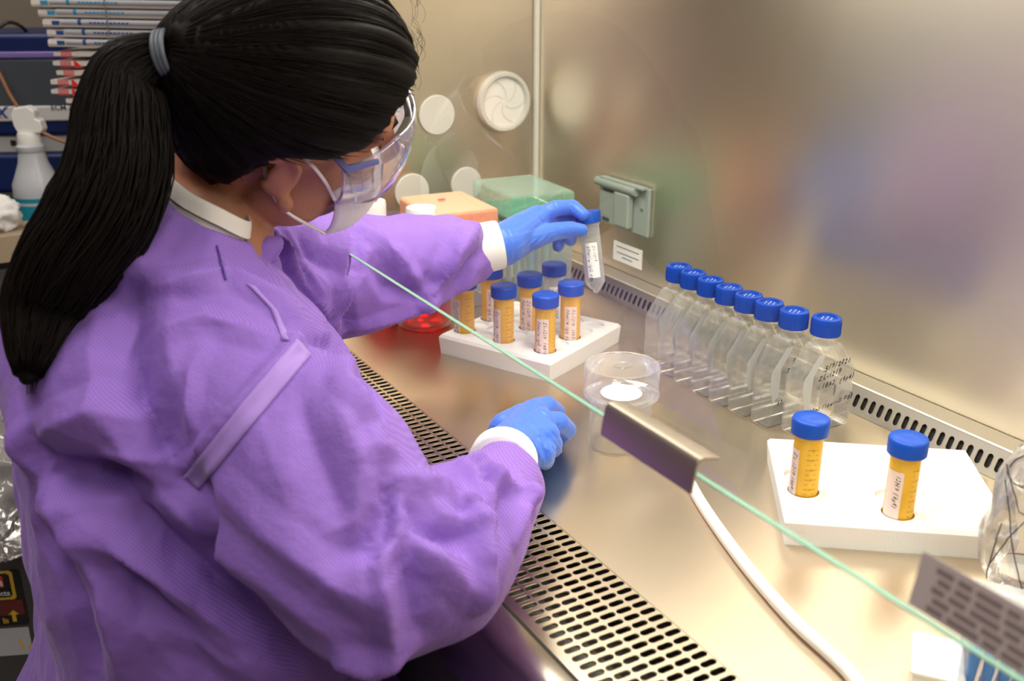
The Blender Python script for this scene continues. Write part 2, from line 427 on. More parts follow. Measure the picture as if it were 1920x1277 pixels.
# front lip: flat strip, rounded nose, face below
prof = [(.353, -.004), (.353, .0015), (.350, .0025), (.336, .0025), (.328, .0), (.3225, -.006), (.3205, -.016), (.3205, -.075), (.330, -.085), (.353, -.085)]
mb = MB(); mb.prism(prof, XL-.03, XR+.03, lambda u, v, h: Vector((h, u, v)))
struct(mb.obj('trim_4', M_lip, smooth=True, angle=50), 'steel front lip of the cabinet')
mb = MB(); mb.box(((XL+XR)/2, .66, -.16), (XR-XL+.12, .66, .14)); struct(mb.obj('trim_5', M_under, smooth=False), 'dark underside of the cabinet')
mb = MB()
for x in (XL-.02, XR+.02):
    for y in (.45, .93): mb.box((x, y, -.49), (.05, .05, .52))
struct(mb.obj('trim_6', M_under, smooth=False))
# rear exhaust strip with slots at 44 degrees
sl = Vector((0, .014, .030)); L = sl.length; sl.normalize(); nm = Vector((0, -sl.z, sl.y))
def strip(u, v, h): return Vector((u, .911, 0.0003))+sl*v+nm*h
mb = MB(); cells = []; pp = .0121
for i in range(int((XR-XL)/pp)):
    u0 = XL+i*pp
    cells.append((u0, u0+pp, .0055, .0255, stadium(u0+pp/2, .0155, .0064, .0160)))
    cells.append((u0, u0+pp, 0, .0055, None)); cells.append((u0, u0+pp, .0255, L, None))
holed(mb, cells, strip, .0015)
o = mb.obj('exhaust_strip', M_strip, smooth=False); tag(o, 'slanted steel strip of upright oval vent slots at foot of back wall', 'vent strip')
mb = MB()
for (u0, u1, v0, v1, ol) in cells:
    if ol is None: continue
    n = len(ol); big = stadium((u0+u1)/2, .0155, .0074, .0170)
    mb.add([strip(p[0], p[1], .0003) for p in big]+[strip(p[0], p[1], -.0005) for p in ol], [(i, (i+1) % n, n+(i+1) % n, n+i) for i in range(n)])
mb.obj('slot_rims', M_rim, o, smooth=False)
mb = MB(); mb.prism([(.9145, -.003), (.9275, .026), (.955, .026), (.955, -.003)], XL, XR, lambda u, v, h: Vector((h, u, v)))
struct(mb.obj('trim_7', M_black, smooth=False))
mb = MB(); mb.prism([(.9240, .0300), (.926, .0315), (.9585, .0305), (.9585, .027), (.928, .0275)], XL, XR, lambda u, v, h: Vector((h, u, v)))
struct(mb.obj('trim_8', M_rim, smooth=False, bevel=.0006), 'polished ledge above the vent strip')
# walls, ceiling of the cabinet
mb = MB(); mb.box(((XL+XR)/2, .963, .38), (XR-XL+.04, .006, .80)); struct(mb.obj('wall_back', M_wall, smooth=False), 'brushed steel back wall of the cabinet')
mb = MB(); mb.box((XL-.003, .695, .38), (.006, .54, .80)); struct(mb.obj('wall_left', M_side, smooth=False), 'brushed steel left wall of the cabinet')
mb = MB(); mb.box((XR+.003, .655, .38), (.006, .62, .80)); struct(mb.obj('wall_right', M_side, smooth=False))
mb = MB(); mb.box((XL+.005, .9555, .40), (.010, .009, .74)); struct(mb.obj('trim_9', M_bead, bevel=.0025), 'bright corner bead between back and left wall')
mb = MB(); mb.box(((XL+XR)/2, .66, .783), (XR-XL+.06, .62, .01)); struct(mb.obj('ceiling_cabinet', M_paint, smooth=False))
mb = MB(); mb.box(((XL+XR)/2, .985, .2), (XR-XL+.12, .03, 1.2)); mb.box((XL-.027, .71, .2), (.04, .57, 1.2)); mb.box((XR+.035, .66, .2), (.04, .66, 1.2))
mb.box(((XL+XR)/2, .44, .90), (XR-XL+.12, .10, .22))
struct(mb.obj('trim_10', M_paint, smooth=False, bevel=.004), 'painted outer shell of the cabinet')
t = thing('cabinet_lamp', 'long warm lamp under the cabinet ceiling', 'lamp', (-.62, .60, .75))
mb = MB(); mb.box((0, 0, .012), (1.6, .2, .03)); mb.obj('housing', M_paint, t, smooth=False, bevel=.004)
mb = MB(); mb.box((0, 0, -.006), (1.5, .16, .006)); mb.obj('diffuser', M_lamp, t, smooth=False)

# ------------------------------------------------------------------ sash glass with handle and label
def sash(u, v, h):                                        # v up along the leaning pane, h out of it towards the room
    return Vector((u, .393+v*.176, .20+v*.984)) + Vector((0, -.984, .176))*h
t = thing('sash_window', 'large sliding glass sash whose green lower edge crosses the view', 'glass sash', (0, 0, 0))
mb = MB(); mb.add([sash(XL, .0008, 0), sash(XR, .0008, 0), sash(XR, .56, 0), sash(XL, .56, 0)], [(0, 1, 2, 3)])
mb.obj('pane', M_glass, t, smooth=False)
mb = MB(); a = [(XL, 0), (XR, 0)]
mb.prism([(0, -.0022), (.0008, -.0026), (.0008, .0026), (0, .0022), (-.0006, 0)], XL, XR, lambda u, v, h: sash(h, u, v))
mb.obj('green_edge', M_gedge, t, smooth=False)
mb = MB(); hx0, hx1 = -.522, -.424
prof = [(.001, .0040), (-.001, .0225), (.003, .0255), (.006, .0245), (.0055, .0220), (.0040, .0062), (.024, .0062), (.024, .0040)]
# channel handle: front plate, folded top flange with rolled lip
pl = MB()
prof = [(-.002, .0205), (-.002, .0225), (.0185, .0225), (.0215, .0205), (.0225, .0175), (.0215, .0035), (.0200, .0035), (.0205, .0170), (.0190, .0195), (.0175, .0205)]
pl.prism(prof, hx0, hx1, lambda u, v, h: sash(h, u, v))
h = pl.obj('handle', M_handle, t, smooth=True, angle=35, bevel=.0006); h['label'] = 'folded steel handle clipped to the glass edge'
lb = thing('warning_label', 'blurred greyish printed label stuck on the sash glass at right', 'label', sash(-.25, .02, .0))
lb.location = (0, 0, 0)
mb = MB(); lx0, lx1 = -.278, -.10
mb.prism([(lx0, .000), (lx1, .000), (lx1, .030), (lx0, .030)], .0006, .0010, lambda u, v, h: sash(u, v+.0035, h)); mb.obj('backing', M_glabel, lb, smooth=False)
mb = MB(); yy = .0265
for row in range(5):
    x = lx0+.010+.002*(row % 2)
    while x < lx1-.01:
        wd = random.uniform(.006, .018); mb.add([sash(x, yy, .0012), sash(x+wd, yy, .0012), sash(x+wd, yy+.0032, .0012), sash(x, yy+.0032, .0012)], [(0, 1, 2, 3)]); x += wd+.0025
    yy -= .0052
mb.obj('print', M_gtext, lb, smooth=False)

# ------------------------------------------------------------------ things on the cabinet walls
def port(y, z, r, ring, label):
    t = thing('port_cover', label, 'port cover', (XL+.0005, y, z), group=None)
    T = Matrix.Rotation(PI/2, 4, 'Y')
    if ring:
        MB().lathe([(r*.80, 0), (r*.80, .008), (r*.86, .012), (r*.95, .012), (r, .007), (r, 0)], 48, T, close=False).obj('rim', M_port, t)
        MB().lathe([(r*.8, 0), (r*.8, .004), (r*.15, .0052), (.0001, .0052)], 48, T).obj('disc', M_white, t)
        m = MB()
        for k in range(6):
            a0 = k*PI/3; pts = []
            for q in range(7):
                f = q/6; a = a0+f*1.0; pts.append((.0056-.0008*f, r*(.1+.68*f)*math.cos(a), r*(.1+.68*f)*math.sin(a)))
            m.tube(pts, .0006, 5)
        m.obj('spiral_vanes', M_port, t)
    else:
        MB().lathe([(r*.93, 0), (r, .001), (r, .003), (r*.96, .0045), (.0001, .0048)], 40, T).obj('disc', M_port, t)
    return t
port(.889, .280, .052, True, 'large round white vent plug with spiral vanes on left steel wall')
port(.760, .266, .0335, False, 'plain white disc on left wall, uppermost beside the goggles')
port(.709, .139, .0320, False, 'plain greyish disc low on left wall, nearest the face mask')
port(.814, .142, .0300, False, 'plain white disc half hidden behind the tip boxes')
# outlet with lift-up cover on the back wall
t = thing('outlet_box', 'grey weatherproof outlet cover with hinged lids on the steel back wall', 'outlet', (-1.297, .9598, .142))
mb = MB(); mb.box((0, -.003, 0), (.126, .006, .076)); mb.obj('wall_plate', M_outlet, t, bevel=.0015)
mb = MB(); mb.box((-.036, -.009, -.004), (.050, .008, .062)); l0 = mb.obj('lid', M_outlet, t, bevel=.002)
l2 = MB().box((.006, -.012, -.004), (.040, .013, .056)).obj('lid', M_outlet, t, bevel=.004)
mb = MB(); mb.tube([(-.068, -.013, .031), (.040, -.013, .031)], .0070, 16); mb.obj('hinge_barrel', M_outlet, t)
mb = MB(); mb.box((0, -.010, .0385), (.116, .012, .004)); mb.obj('hinge_cap', M_outlet, t, bevel=.001)
MB().box((-.040, -.0135, -.028), (.018, .001, .005)).obj('slot_mark', M_outdark, l0, smooth=False); MB().box((-.036, -.0135, .020), (.028, .001, .003)).obj('slot_mark', M_outdark, l0, smooth=False)
mb = MB(); mb.lathe([(.0001, 0), (.003, 0), (.003, .0015), (.0001, .002)], 16, Matrix.Translation((.047, -.006, .005)) @ Matrix.Rotation(PI/2, 4, 'X')); mb.obj('screw', M_bright, t)
t = thing('outlet_sticker', 'small white printed sticker below the grey outlet cover', 'sticker', (-1.291, .9598, .062))
mb = MB(); mb.box((0, -.0004, 0), (.078, .0006, .032)); mb.obj('backing', M_paper, t, smooth=False)
mb = MB(); fn = lambda dx, dy: (lambda x, y: Vector((x+dx, -.0009, y+dy)))
for yy, w0, w1 in ((.0085, -.030, .030), (-.0015, -.028, .029), (-.008, -.014, .014)):
    x = w0
    while x < w1:
        wd = random.uniform(.002, .005); mb.box((x+wd/2, -.0009, yy), (wd, .0002, .0016)); x += wd+.0009
mb.obj('print', M_outdark, t, smooth=False)

# ------------------------------------------------------------------ foam racks
def rack(name, label, loc, rotz, ex, ny, e0, ep, n0, np_, occ, th=.028, hr=.0152):
    o0 = MB(); cells = []; es = [e0+ep*k for k in range(5)]; ns = [n0+np_*k for k in range(5)]
    ub = [0]+[(a+b)/2 for a, b in zip(es, es[1:])]+[ex]; vb = [0]+[(a+b)/2 for a, b in zip(ns, ns[1:])]+[ny]
    for i, u in enumerate(es):
        for j, v in enumerate(ns):
            ol = [(u+hr*math.cos(2*PI*(k+.5)/32), v+hr*math.sin(2*PI*(k+.5)/32)) for k in range(32)]
            ol2 = [(min(max(p[0], ub[i]+.0006), ub[i+1]-.0006), min(max(p[1], vb[j]+.0006), vb[j+1]-.0006)) for p in ol]
            cells.append((ub[i], ub[i+1], vb[j], vb[j+1], ol2))
    e = .003
    f_ = lambda u, v, h: Vector((u, v, th+h))
    holed(o0, [c for k, c in enumerate(cells) if (k//5, k % 5) in occ], f_, .0245, True, .96)
    holed(o0, [c for k, c in enumerate(cells) if (k//5, k % 5) not in occ], f_, .0035, True, .9)
    o0.add([(0, 0, th), (ex, 0, th), (ex, ny, th), (0, ny, th), (-e, -e, th-.004), (ex+e, -e, th-.004), (ex+e, ny+e, th-.004), (-e, ny+e, th-.004),
            (-.001, -.001, 0), (ex+.001, -.001, 0), (ex+.001, ny+.001, 0), (-.001, ny+.001, 0)],
           [(0, 1, 5, 4), (1, 2, 6, 5), (2, 3, 7, 6), (3, 0, 4, 7), (4, 5, 9, 8), (5, 6, 10, 9), (6, 7, 11, 10), (7, 4, 8, 11), (8, 9, 10, 11)])
    me = o0.obj(name, M_foam, None, smooth=True, angle=30, loc=None)
    me.location = loc; me.rotation_euler = (0, 0, rotz); return tag(me, label, 'tube rack'), es, ns
c1 = W(829, 662, 0); a1 = math.radians(25.0)
r1, e1, n1 = rack('foam_rack', 'white foam rack holding seven tubes beside the red bottles', c1, a1, .178, .178, .0165, .0335, .031, .031, ((4, 0), (2, 0), (0, 0), (4, 2), (2, 2), (0, 2), (2, 4)))
c2 = W(1472, 1020, 0); a2 = math.radians(52.0)
r2, e2, n2 = rack('foam_rack', 'white foam rack at right, almost empty, with two amber tubes', c2, a2, .200, .168, .0205, .041, .024, .031, ((0, 1), (2, 0)), hr=.0150)
def rackpos(c, a, e, n): return Vector((c.x+e*math.cos(a)-n*math.sin(a), c.y+e*math.sin(a)+n*math.cos(a), 0))

# ------------------------------------------------------------------ 50 ml tubes
TL = .103
def make_tube(label, mats, level, lines, face, group, marks=True, conical=True, length=TL, group2=None):
    """face: azimuth at which the paper label's middle sits"""
    t = thing('centrifuge_tube', label, 'tube', group=group)
    rb = .0136
    body = [(.0001, 0), (.0025, .001), (rb-.001, .0145), (rb, .017), (rb, length-.013)]
    MB().lathe(body, 32, close=False).obj('tube_body', mats[0], t, angle=60)
    k = 40; cap = MB()
    cap.lathe([(.0150, length-.0165), (.0176, length-.0160), (.0178, length-.003), (.0170, length-.0008), (.0155, length), (.004, length-.0002), (.0001, length-.0006)], 44)
    c = cap.obj('cap', M_blue, t, angle=50)
    MB().lathe([(.0141, length-.0205), (.0147, length-.0195), (.0147, length-.0165)], 32, close=False).obj('neck_ring', mats[0], t)
    if level:
        lq = [(.0001, .0015), (.0024, .0022), (rb-.0022, .0150), (rb-.0012, .0175), (rb-.0012, level), (.0001, level)]
        MB().lathe(lq, 28).obj('liquid', mats[1], t, angle=40)
    # paper label, curved on the tube, with writing that runs down it
    z0, z1 = .024, .072; hw = .62
    lab = MB(); R = rb+.0003
    lab.lathe([(R, z0), (R, z1)], 12, None, face-hw, face+hw); lo = lab.obj('label_strip', mats[2], t, angle=60)
    wr = MB()
    for q, s in enumerate(lines):
        off = (.0036-.0082*q)
        scrawl(wr, s, .0062, lambda x, y, off=off: (lambda a: Vector(((R+.0002)*math.cos(a), (R+.0002)*math.sin(a), z1-.0035-x)))(face+(off+y)/R))
    wr.obj('handwriting', M_ink, lo, smooth=False)
    if marks:
        gm = MB(); fa = face+1.55; R2 = rb+.0003
        for i in range(11):
            z = .022+i*.0052; wd = .30 if i % 2 == 0 else .2
            for s in (-1, 1):
                a = fa+s*.27; gm.lathe([(R2, z), (R2, z+.00035)], 3, None, a-wd/2, a+wd/2)
            if i % 2 == 0:
                put_text(gm, str(15+i//2*5), .0030, lambda x, y, z=z, fa=fa: Vector((R2*math.cos(fa+x/R2), R2*math.sin(fa+x/R2), z+y)))
        gm.obj('graduations', M_grad, t, smooth=False)
    return t
vd = math.atan2(-1, .0)                                   # helper azimuths: towards the camera from a tube
def camaz(p): return math.atan2(CAM.y-p.y, CAM.x-p.x)
AM = (M_amber, M_liquid, M_pink); CL = (M_frost, M_frost, M_paper)
LAB2 = '50ml/w IgG FBS c/w'
spec = [  # (e index, n index, materials, lines, label azimuth shift, description)
 (4, 0, AM, ('ZL-1219  14B10', LAB2), -.30, 'amber tube nearest the near corner of the foam rack, label 14B10'),
 (2, 0, AM, ('ZL-1219  14E2', LAB2), -.95, 'amber tube on the near edge of the rack, graduations facing out'),
 (0, 0, AM, ('ZL-1219  12E3', LAB2), -1.1, 'amber tube in front of the red bottle, cap hidden by the sleeve'),
 (4, 2, AM, ('ZL-1219  13E5', LAB2), .05, 'amber tube under the hanging clear tube, right side of the rack'),
 (2, 2, AM, ('ZL-1219  14E7', LAB2), -.35, 'amber tube in the middle of the foam rack, label 14E7'),
 (0, 2, AM, ('ZL-1219  13A6', LAB2), .2, 'amber tube tucked behind the sleeve end, half covered'),
 (2, 4, CL, ('ZL-1219  12H9', LAB2), .15, 'clear empty tube in the back row of the foam rack')]
for (i, j, mt, ln, sh, desc) in spec:
    p = rackpos(c1, a1, e1[i], n1[j]); p.z = .0036
    pass
    t = make_tube(desc, mt, .0 if mt is CL else .040, ln, camaz(p)+sh, 'tubes standing in the foam racks'); t.location = p
for (i, j, ln, sh, desc) in ((0, 1, ('ZL-1219 (6p4)', ''), -1.15, 'amber tube at left of the nearly empty rack, upright'),
                             (2, 0, ('12H9 (6p4)',), -.55, 'amber tube leaning at front of the nearly empty rack, label 12H9')):
    p = rackpos(c2, a2, e2[i], n2[j]); p.z = .0036
    t = make_tube(desc, AM, .040, ln, camaz(p)+sh, 'tubes standing in the foam racks'); t.location = p
# the tube held by the gloved hand
capc, tip = P(1102, 403, 1.378), P(1119, 556, 1.40)
ax = (capc-tip).normalized()
t = make_tube('clear tube hanging from the fingers of the left glove', CL, .0, ('ZL-1219', LAB2), 0, None, marks=False, length=.115)
zq = ax; xq = (CAM-tip); xq -= zq*xq.dot(zq); xq.normalize(); yq = zq.cross(xq)
t.matrix_world = Matrix.Translation(capc-ax*.109) @ Matrix((xq, yq, zq)).transposed().to_4x4()
for ch in t.children: pass

# ------------------------------------------------------------------ culture flasks
def flask_outline(ins=0):
    w, h1, h2, tw = .0415-ins, .078, .116-ins*.8, .016-ins*.3
    return [(-w+.004, ins), (w-.004, ins), (w, ins+.004), (w, h1), (tw, h2), (-tw, h2), (-w, h1), (-w, ins+.004)]
FWR = [('5/9/2021', -.006, .088, .0088), ('ZL-1219', -.014, .0765, .0088), ('18A2  (6p4)', -.008, .064, .0088), ('50ml /lowIgG FBS', -.024, .0335, .0075)]
def make_flask(label, lines):
    t = thing('culture_flask', label, 'flask', group='culture flasks in a row before the back wall')
    mb = MB(); T = .0265
    fn = lambda u, v, h: Vector((h, u, v))
    mb.prism(flask_outline(0), -T/2, T/2, fn)
    body = mb.obj('flask_body', M_clear, t, smooth=True, angle=30, bevel=.0022)
    mb = MB(); mb.prism(flask_outline(.0016), -T/2+.0014, T/2-.0014, fn)
    mb.obj('inner_wall', M_clear, t, smooth=True, angle=30, bevel=.0018)
    MB().lathe([(.0165, .112), (.0128, .118), (.0128, .134)], 32, close=False).obj('neck', M_clear, t)
    cp = MB(); n = 60; prof = [(.0150, .127), (.0166, .1275), (.0166, .146), (.0160, .1488), (.0148, .1497), (.0112, .1497), (.0102, .1470), (.0088, .1470), (.0001, .1474)]
    cp.lathe(prof, n)
    for k in range(n):                                     # ribbed grip
        a = 2*PI*k/n; cp.tube([(.0166*math.cos(a), .0166*math.sin(a), .1285), (.0166*math.cos(a), .0166*math.sin(a), .1450)], .00042, 4)
    c = cp.obj('vent_cap', M_blue2, t, angle=40)
    d = MB()
    for k in range(7):
        a = k*PI/3; r = .0055 if k < 6 else 0
        d.lathe([(.0001, .0003), (.0008, .0003), (.0008, -.0003)], 8, Matrix.Translation((r*math.cos(a), r*math.sin(a), .1474)))
    d.obj('vent_hole_glints', M_white, c)  # white dots paint the glints on the vent holes
    # frosted write-on patch on a shoulder
    f = MB(); f.prism([(-.037, .082), (-.0400, .078), (-.0400, .060), (-.034, .034), (-.0265, .044), (-.0255, .080), (-.010, .107), (-.020, .107)], T/2+.0002, T/2+.0004, fn)
    f.obj('frosted_patch', M_frost, t, smooth=False)
    if lines:
        wmb = MB()
        for s, y, z, sz in lines:
            scrawl(wmb, s, sz, lambda u, v, y=y, z=z: Vector((T/2+.0012, y-.004+u, z+v+u*.10)), bold=.00025)
        wmb.obj('handwriting', M_ink, t, smooth=False)
    for ch in t.children_recursive:
        if ch.data.name not in seen:
            seen.add(ch.data.name); ch.data.transform(Matrix.Scale(.915, 4, (0, 0, 1)))
    return t
seen = set()
fx = [-1.000, -.968, -.933, -.897, -.862, -.828, -.791, -.755]
fl = ['clear culture flask at the far end of the row, nearest the hanging tube', 'second flask from the far end of the row, brushing the end one',
      'third flask from the far end of the row of culture flasks', 'fourth flask from the far end, mid row, no readable writing',
      'fourth flask from the near end of the row, faint marker writing', 'third flask from the near end, marker writing on its face',
      'second flask from the near end, dated in marker, beside the gap', 'nearest culture flask, apart from the row, four lines of marker writing']
f0 = make_flask(fl[0], None); f0.location = (fx[0], .828, .0); f1 = None
for k in range(1, 8):
    yy = (.826, .825, .824, .824, .825, .828, .842)[k-1]
    if k < 4: dup(f0, (fx[k], yy, .0), fl[k])
    elif f1 is None: f1 = make_flask(fl[k], FWR); f1.location = (fx[k], yy, 0)
    else: dup(f1, (fx[k], yy, 0), fl[k])

# ------------------------------------------------------------------ clear jar with lidded dish and filter disc
jc = W(1161, 829, 0)
t = thing('specimen_jar', 'clear plastic jar with a wider lidded dish seated on top', 'jar', jc)
r = .0345
MB().lathe([(r*.985, .004), (r*.985, .0005), (r, .0), (r+.0008, .0012), (r, .003), (r, .060), (r+.0016, .062), (r+.0016, .064)], 56, close=False).obj('jar_wall', M_clear, t)
MB().lathe([(.0001, .0035), (.006, .0035), (.007, .0022), (r-.0008, .0022)], 48, close=False).obj('jar_floor', M_clear, t)
MB().lathe([(r-.0014, .003), (r-.0014, .060)], 48, close=False).obj('inner_wall', M_clear, t)
R = .0415
u = MB().lathe([(r-.001, .0555), (r+.002, .0565), (R-.001, .0585), (R+.0007, .0595), (R+.0007, .0625), (R-.0006, .063), (R-.0006, .092)], 64, close=False).obj('dish_wall', M_clear, t)
MB().lathe([(R-.003, .062), (r-.006, .0575), (.0001, .0575)], 56, close=False).obj('dish_floor', M_clear, t)
lid = MB().lathe([(R+.0004, .0775), (R+.0004, .0925), (R-.001, .0945), (R-.004, .0945), (R-.005, .0935), (.010, .0935), (.009, .0943), (.0001, .0943)], 64, close=False).obj('lid', M_clear, t)
k = MB().lathe([(.006, .0945), (.007, .0952), (.0075, .0945)], 30, close=False); k.obj('lid_knob', M_clear, lid)
t2 = MB().lathe([(.0001, .0605), (.0225, .0605), (.0232, .0610), (.0225, .0618), (.0001, .0618)], 48).obj('filter_disc', M_white); t2.location = jc
tag(t2, 'bright white filter disc lying inside the clear lidded dish', 'filter')

# ------------------------------------------------------------------ silicone tube on the steel
def spline(pts, n=8):
    pts = [Vector(p) for p in pts]; q = [pts[0]*2-pts[1]]+pts+[pts[-1]*2-pts[-2]]; out = []
    for i in range(1, len(q)-2):
        for k in range(n):
            s = k/n; a, b, c, d = q[i-1], q[i], q[i+1], q[i+2]
            out.append(.5*((2*b)+(c-a)*s+(2*a-5*b+4*c-d)*s*s+(3*b-a-3*c+d)*s**3))
    out.append(pts[-1]); return out
tp = [W(1225, 845, .0062), W(1262, 872, .0062), W(1290, 900, .0062), W(1310, 935, .0062), W(1345, 988, .0062), W(1405, 1068, .0062), W(1490, 1165, .0062), W(1600, 1270, .0062), (-.36, .505, .0062), (-.28, .50, .0062)]
o = MB().tube(spline(tp), .0058, 14).obj('silicone_tubing', M_tube); tag(o, 'white silicone tubing curving over the steel below the handle', 'tubing')

# ------------------------------------------------------------------ media bottles
def bottle(label, loc, captilt, badge):
    t = thing('media_bottle', label, 'bottle', loc, group=None)
    prof = [(.028, .004), (.035, .0), (.0405, .003), (.042, .010), (.042, .098), (.040, .110), (.032, .123), (.020, .135), (.0165, .140), (.0165, .151)]
    MB().lathe(prof, 40, close=False).obj('glass_wall', M_clear, t)
    MB().lathe([(.0001, .003), (.034, .003), (.0405, .010), (.0405, .082), (.0001, .082)], 40).obj('red_liquid', M_redliq, t, angle=50)
    c = MB().lathe([(.0195, .142), (.0225, .143), (.0228, .163), (.0215, .1665), (.0001, .167)], 40).obj('cap', M_white, t, angle=50)
    if badge:
        b = MB(); b.prism([(-.010, -.010), (-.008, -.0125), (.008, -.0125), (.010, -.010), (.010, .007), (.005, .0115), (-.005, .0115), (-.010, .007)], .1672, .1676, lambda u, v, h: Vector((u*math.cos(1.05)-v*math.sin(1.05), u*math.sin(1.05)+v*math.cos(1.05), h)))
        bo = b.obj('red_badge', M_red, c, smooth=False)
        x = MB(); f = lambda u, v: Vector((u*math.cos(1.05)-(v-.004)*math.sin(1.05), u*math.sin(1.05)+(v-.004)*math.cos(1.05), .1678))
        put_text(x, '1X', .011, f, bold=.0004); x.add([f(u, v) for u, v in ((-.006, .0075), (.006, .0075), (.006, .0092), (-.006, .0092))], [(0, 1, 2, 3)]); x.obj('badge_print', M_white, bo, smooth=False)
    for ch in t.children_recursive: ch.data.transform(Matrix.Scale(1.07, 4, (0, 0, 1)))
    return t
bottle('red medium bottle with a plain white cap behind the purple sleeve', (-1.312, .603, 0), 0, False)
bottle('red medium bottle with a red badge on its white cap', (-1.388, .556, 0), 0, True)

# ------------------------------------------------------------------ tip boxes
def tipbox(label, loc, rotz, lidm, insm, h, wx, wy, tips, name='tip_box'):
    t = thing(name, label, 'tip box', loc, rotz)
    MB().box((0, 0, h*.36), (wx*.96, wy*.96, h*.72)).obj('base_box', M_tips, t, bevel=.003)
    MB().box((0, 0, h*.745), (wx*.94, wy*.94, h*.06)).obj('insert_tray', insm, t, bevel=.002)
    l = MB(); l.box((0, 0, h*.87), (wx, wy, h*.23)); lo = l.obj('lid', lidm, t, bevel=.006)
    l = MB()
    for k in range(4): l.box((wx/2+.0006, -wy*.3+k*wy*.2, h*.88), (.0014, .003, h*.16))
    for k in range(3): l.box((-wx*.25+k*wx*.25, -wy/2-.0006, h*.88), (.003, .0014, h*.16))
    l.obj('lid_ribs', lidm, lo, bevel=.0005)
    g = MB()
    for a in range(5):
        for b in range(4):
            x, y = (a-2)*wx*.19, (b-1.5)*wy*.23; g.lathe([(.004, h*.70), (.0035, h*.4), (.0015, h*.05)], 10, Matrix.Translation((x, y, 0)), close=False)
    g.obj('pipette_tips', tips, t); return t
g = tipbox('tall clear tip box with mint green lid in the far corner', (-1.385, .816, 0), math.radians(-4), M_mint, M_green, .178, .150, .112, M_aqua)
o = tipbox('tip box with translucent orange lid before the mint one', (-1.412, .695, 0), math.radians(-4), M_peach, M_orange, .158, .145, .112, M_tips)
MB().box((.062, 0, .146), (.012, .062, .014)).obj('lid_latch', M_orange, o, bevel=.003)
MB().box((-.01, -.006, .1585), (.006, .012, .0008)).obj('red_mark', M_red, o)
# ------------------------------------------------------------------ right-hand clutter
# clear bag with ink scribbles and a dish inside
def crumple(mb, c, r, amp, seed, zmin=0.0, nu=48, nv=26, flat=.0):
    base = len(mb.v); vs = []; fs = []
    for j in range(nv+1):
        t = PI*j/nv
        for i in range(nu):
            a = 2*PI*i/nu; d = Vector((math.sin(t)*math.cos(a), math.sin(t)*math.sin(a), math.cos(t)))
            k = 1+amp*(noise.ridged_multi_fractal(d*1.7+Vector((seed, 0, 0)), 1, 2, 4, 1, 2)-1.0)
            p = Vector(c)+Vector((d.x*r[0], d.y*r[1], d.z*r[2]))*k
            p.z = max(p.z, zmin); vs.append(p)
    for j in range(nv):
        for i in range(nu): fs.append((j*nu+i, (j+1)*nu+i, (j+1)*nu+(i+1) % nu, j*nu+(i+1) % nu))
    mb.add(vs, fs); return mb
bagc = P(1938, 985, .83)
bb = MB(); crumple(bb, bagc, (.036, .040, .075), .16, 3.1, .0006)
bag = bb.obj('plastic_bag', M_bag, angle=180); tag(bag, 'clear crumpled bag with dark ink lines at the right edge', 'bag')
bv = BVHTree.FromPolygons([tuple(v) for v in bb.v], bb.f)
def on_bag(x, y):
    h = bv.ray_cast(CAM, ray(x, y).normalized()); return h[0]+h[1]*.0006*(1 if h[1].dot(ray(x, y)) < 0 else -1) if h[0] else None
ink = MB()
for ln in ([(1888, 870), (1895, 900), (1905, 935), (1912, 960), (1925, 968), (1945, 965)], [(1940, 955), (1915, 985), (1890, 1010), (1868, 1040), (1853, 1060)],
           [(1886, 900), (1893, 960), (1897, 1010), (1905, 1060), (1918, 1110), (1930, 1140)], [(1888, 885), (1900, 905), (1915, 915), (1935, 900)], [(1930, 850), (1905, 862), (1890, 880)],
           [(1855, 1110), (1850, 1075), (1860, 1040), (1885, 960)]):
    pts = []
    for a, b in zip(ln, ln[1:]):
        for k in range(4): q = on_bag(a[0]+(b[0]-a[0])*k/4, a[1]+(b[1]-a[1])*k/4); pts += [q] if q else []
    if len(pts) > 2: ink.tube(pts, .00045, 6)
if ink.v: ink.obj('ink_lines', M_ink, bag)
t = thing('petri_dish', 'white dish with a pink rim inside the clear bag', 'dish', W(1915, 1085, .002))
MB().lathe([(.0001, 0), (.024, 0), (.025, .010), (.0235, .010), (.023, .0015), (.0001, .0015)], 40).obj('dish', M_white, t)
MB().lathe([(.0235, .0100), (.0255, .0100), (.0255, .0118), (.0235, .0118)], 40, close=False).obj('pink_rim', M_pinkrim, t)
# white tray and box of blue tips at the lower right corner
o = MB(); q = W(1752, 1262, .0)
t = thing('plastic_tray', 'white upturned plastic tray with rounded corners lying by the blue tip box', 'tray', W(1752, 1275, 0), math.radians(38))
MB().box((0, 0, .020), (.038, .052, .005)).obj('top_panel', M_white, t, bevel=.0025)
MB().box((0, -.022, .010), (.034, .004, .019)).box((-.015, 0, .010), (.004, .046, .019)).box((.015, 0, .010), (.004, .046, .019)).obj('side_walls', M_white, t, bevel=.001)
t = thing('tip_box', 'clear box full of bright blue tips at the bottom right corner', 'tip box', W(1890, 1290, 0), math.radians(33))
MB().box((0, 0, .028), (.072, .080, .054)).obj('base_box', M_clear, t, bevel=.003)
MB().box((0, 0, .0585), (.076, .084, .007)).obj('lid', M_tips, t, bevel=.002)
g = MB()
for a in range(6):
    for b in range(6):
        g.lathe([(.0045, .046), (.0038, .030), (.001, .004)], 8, Matrix.Translation(((a-2.5)*.0108, (b-2.5)*.012, 0)))
g.obj('blue_tips', M_bluetip, t)

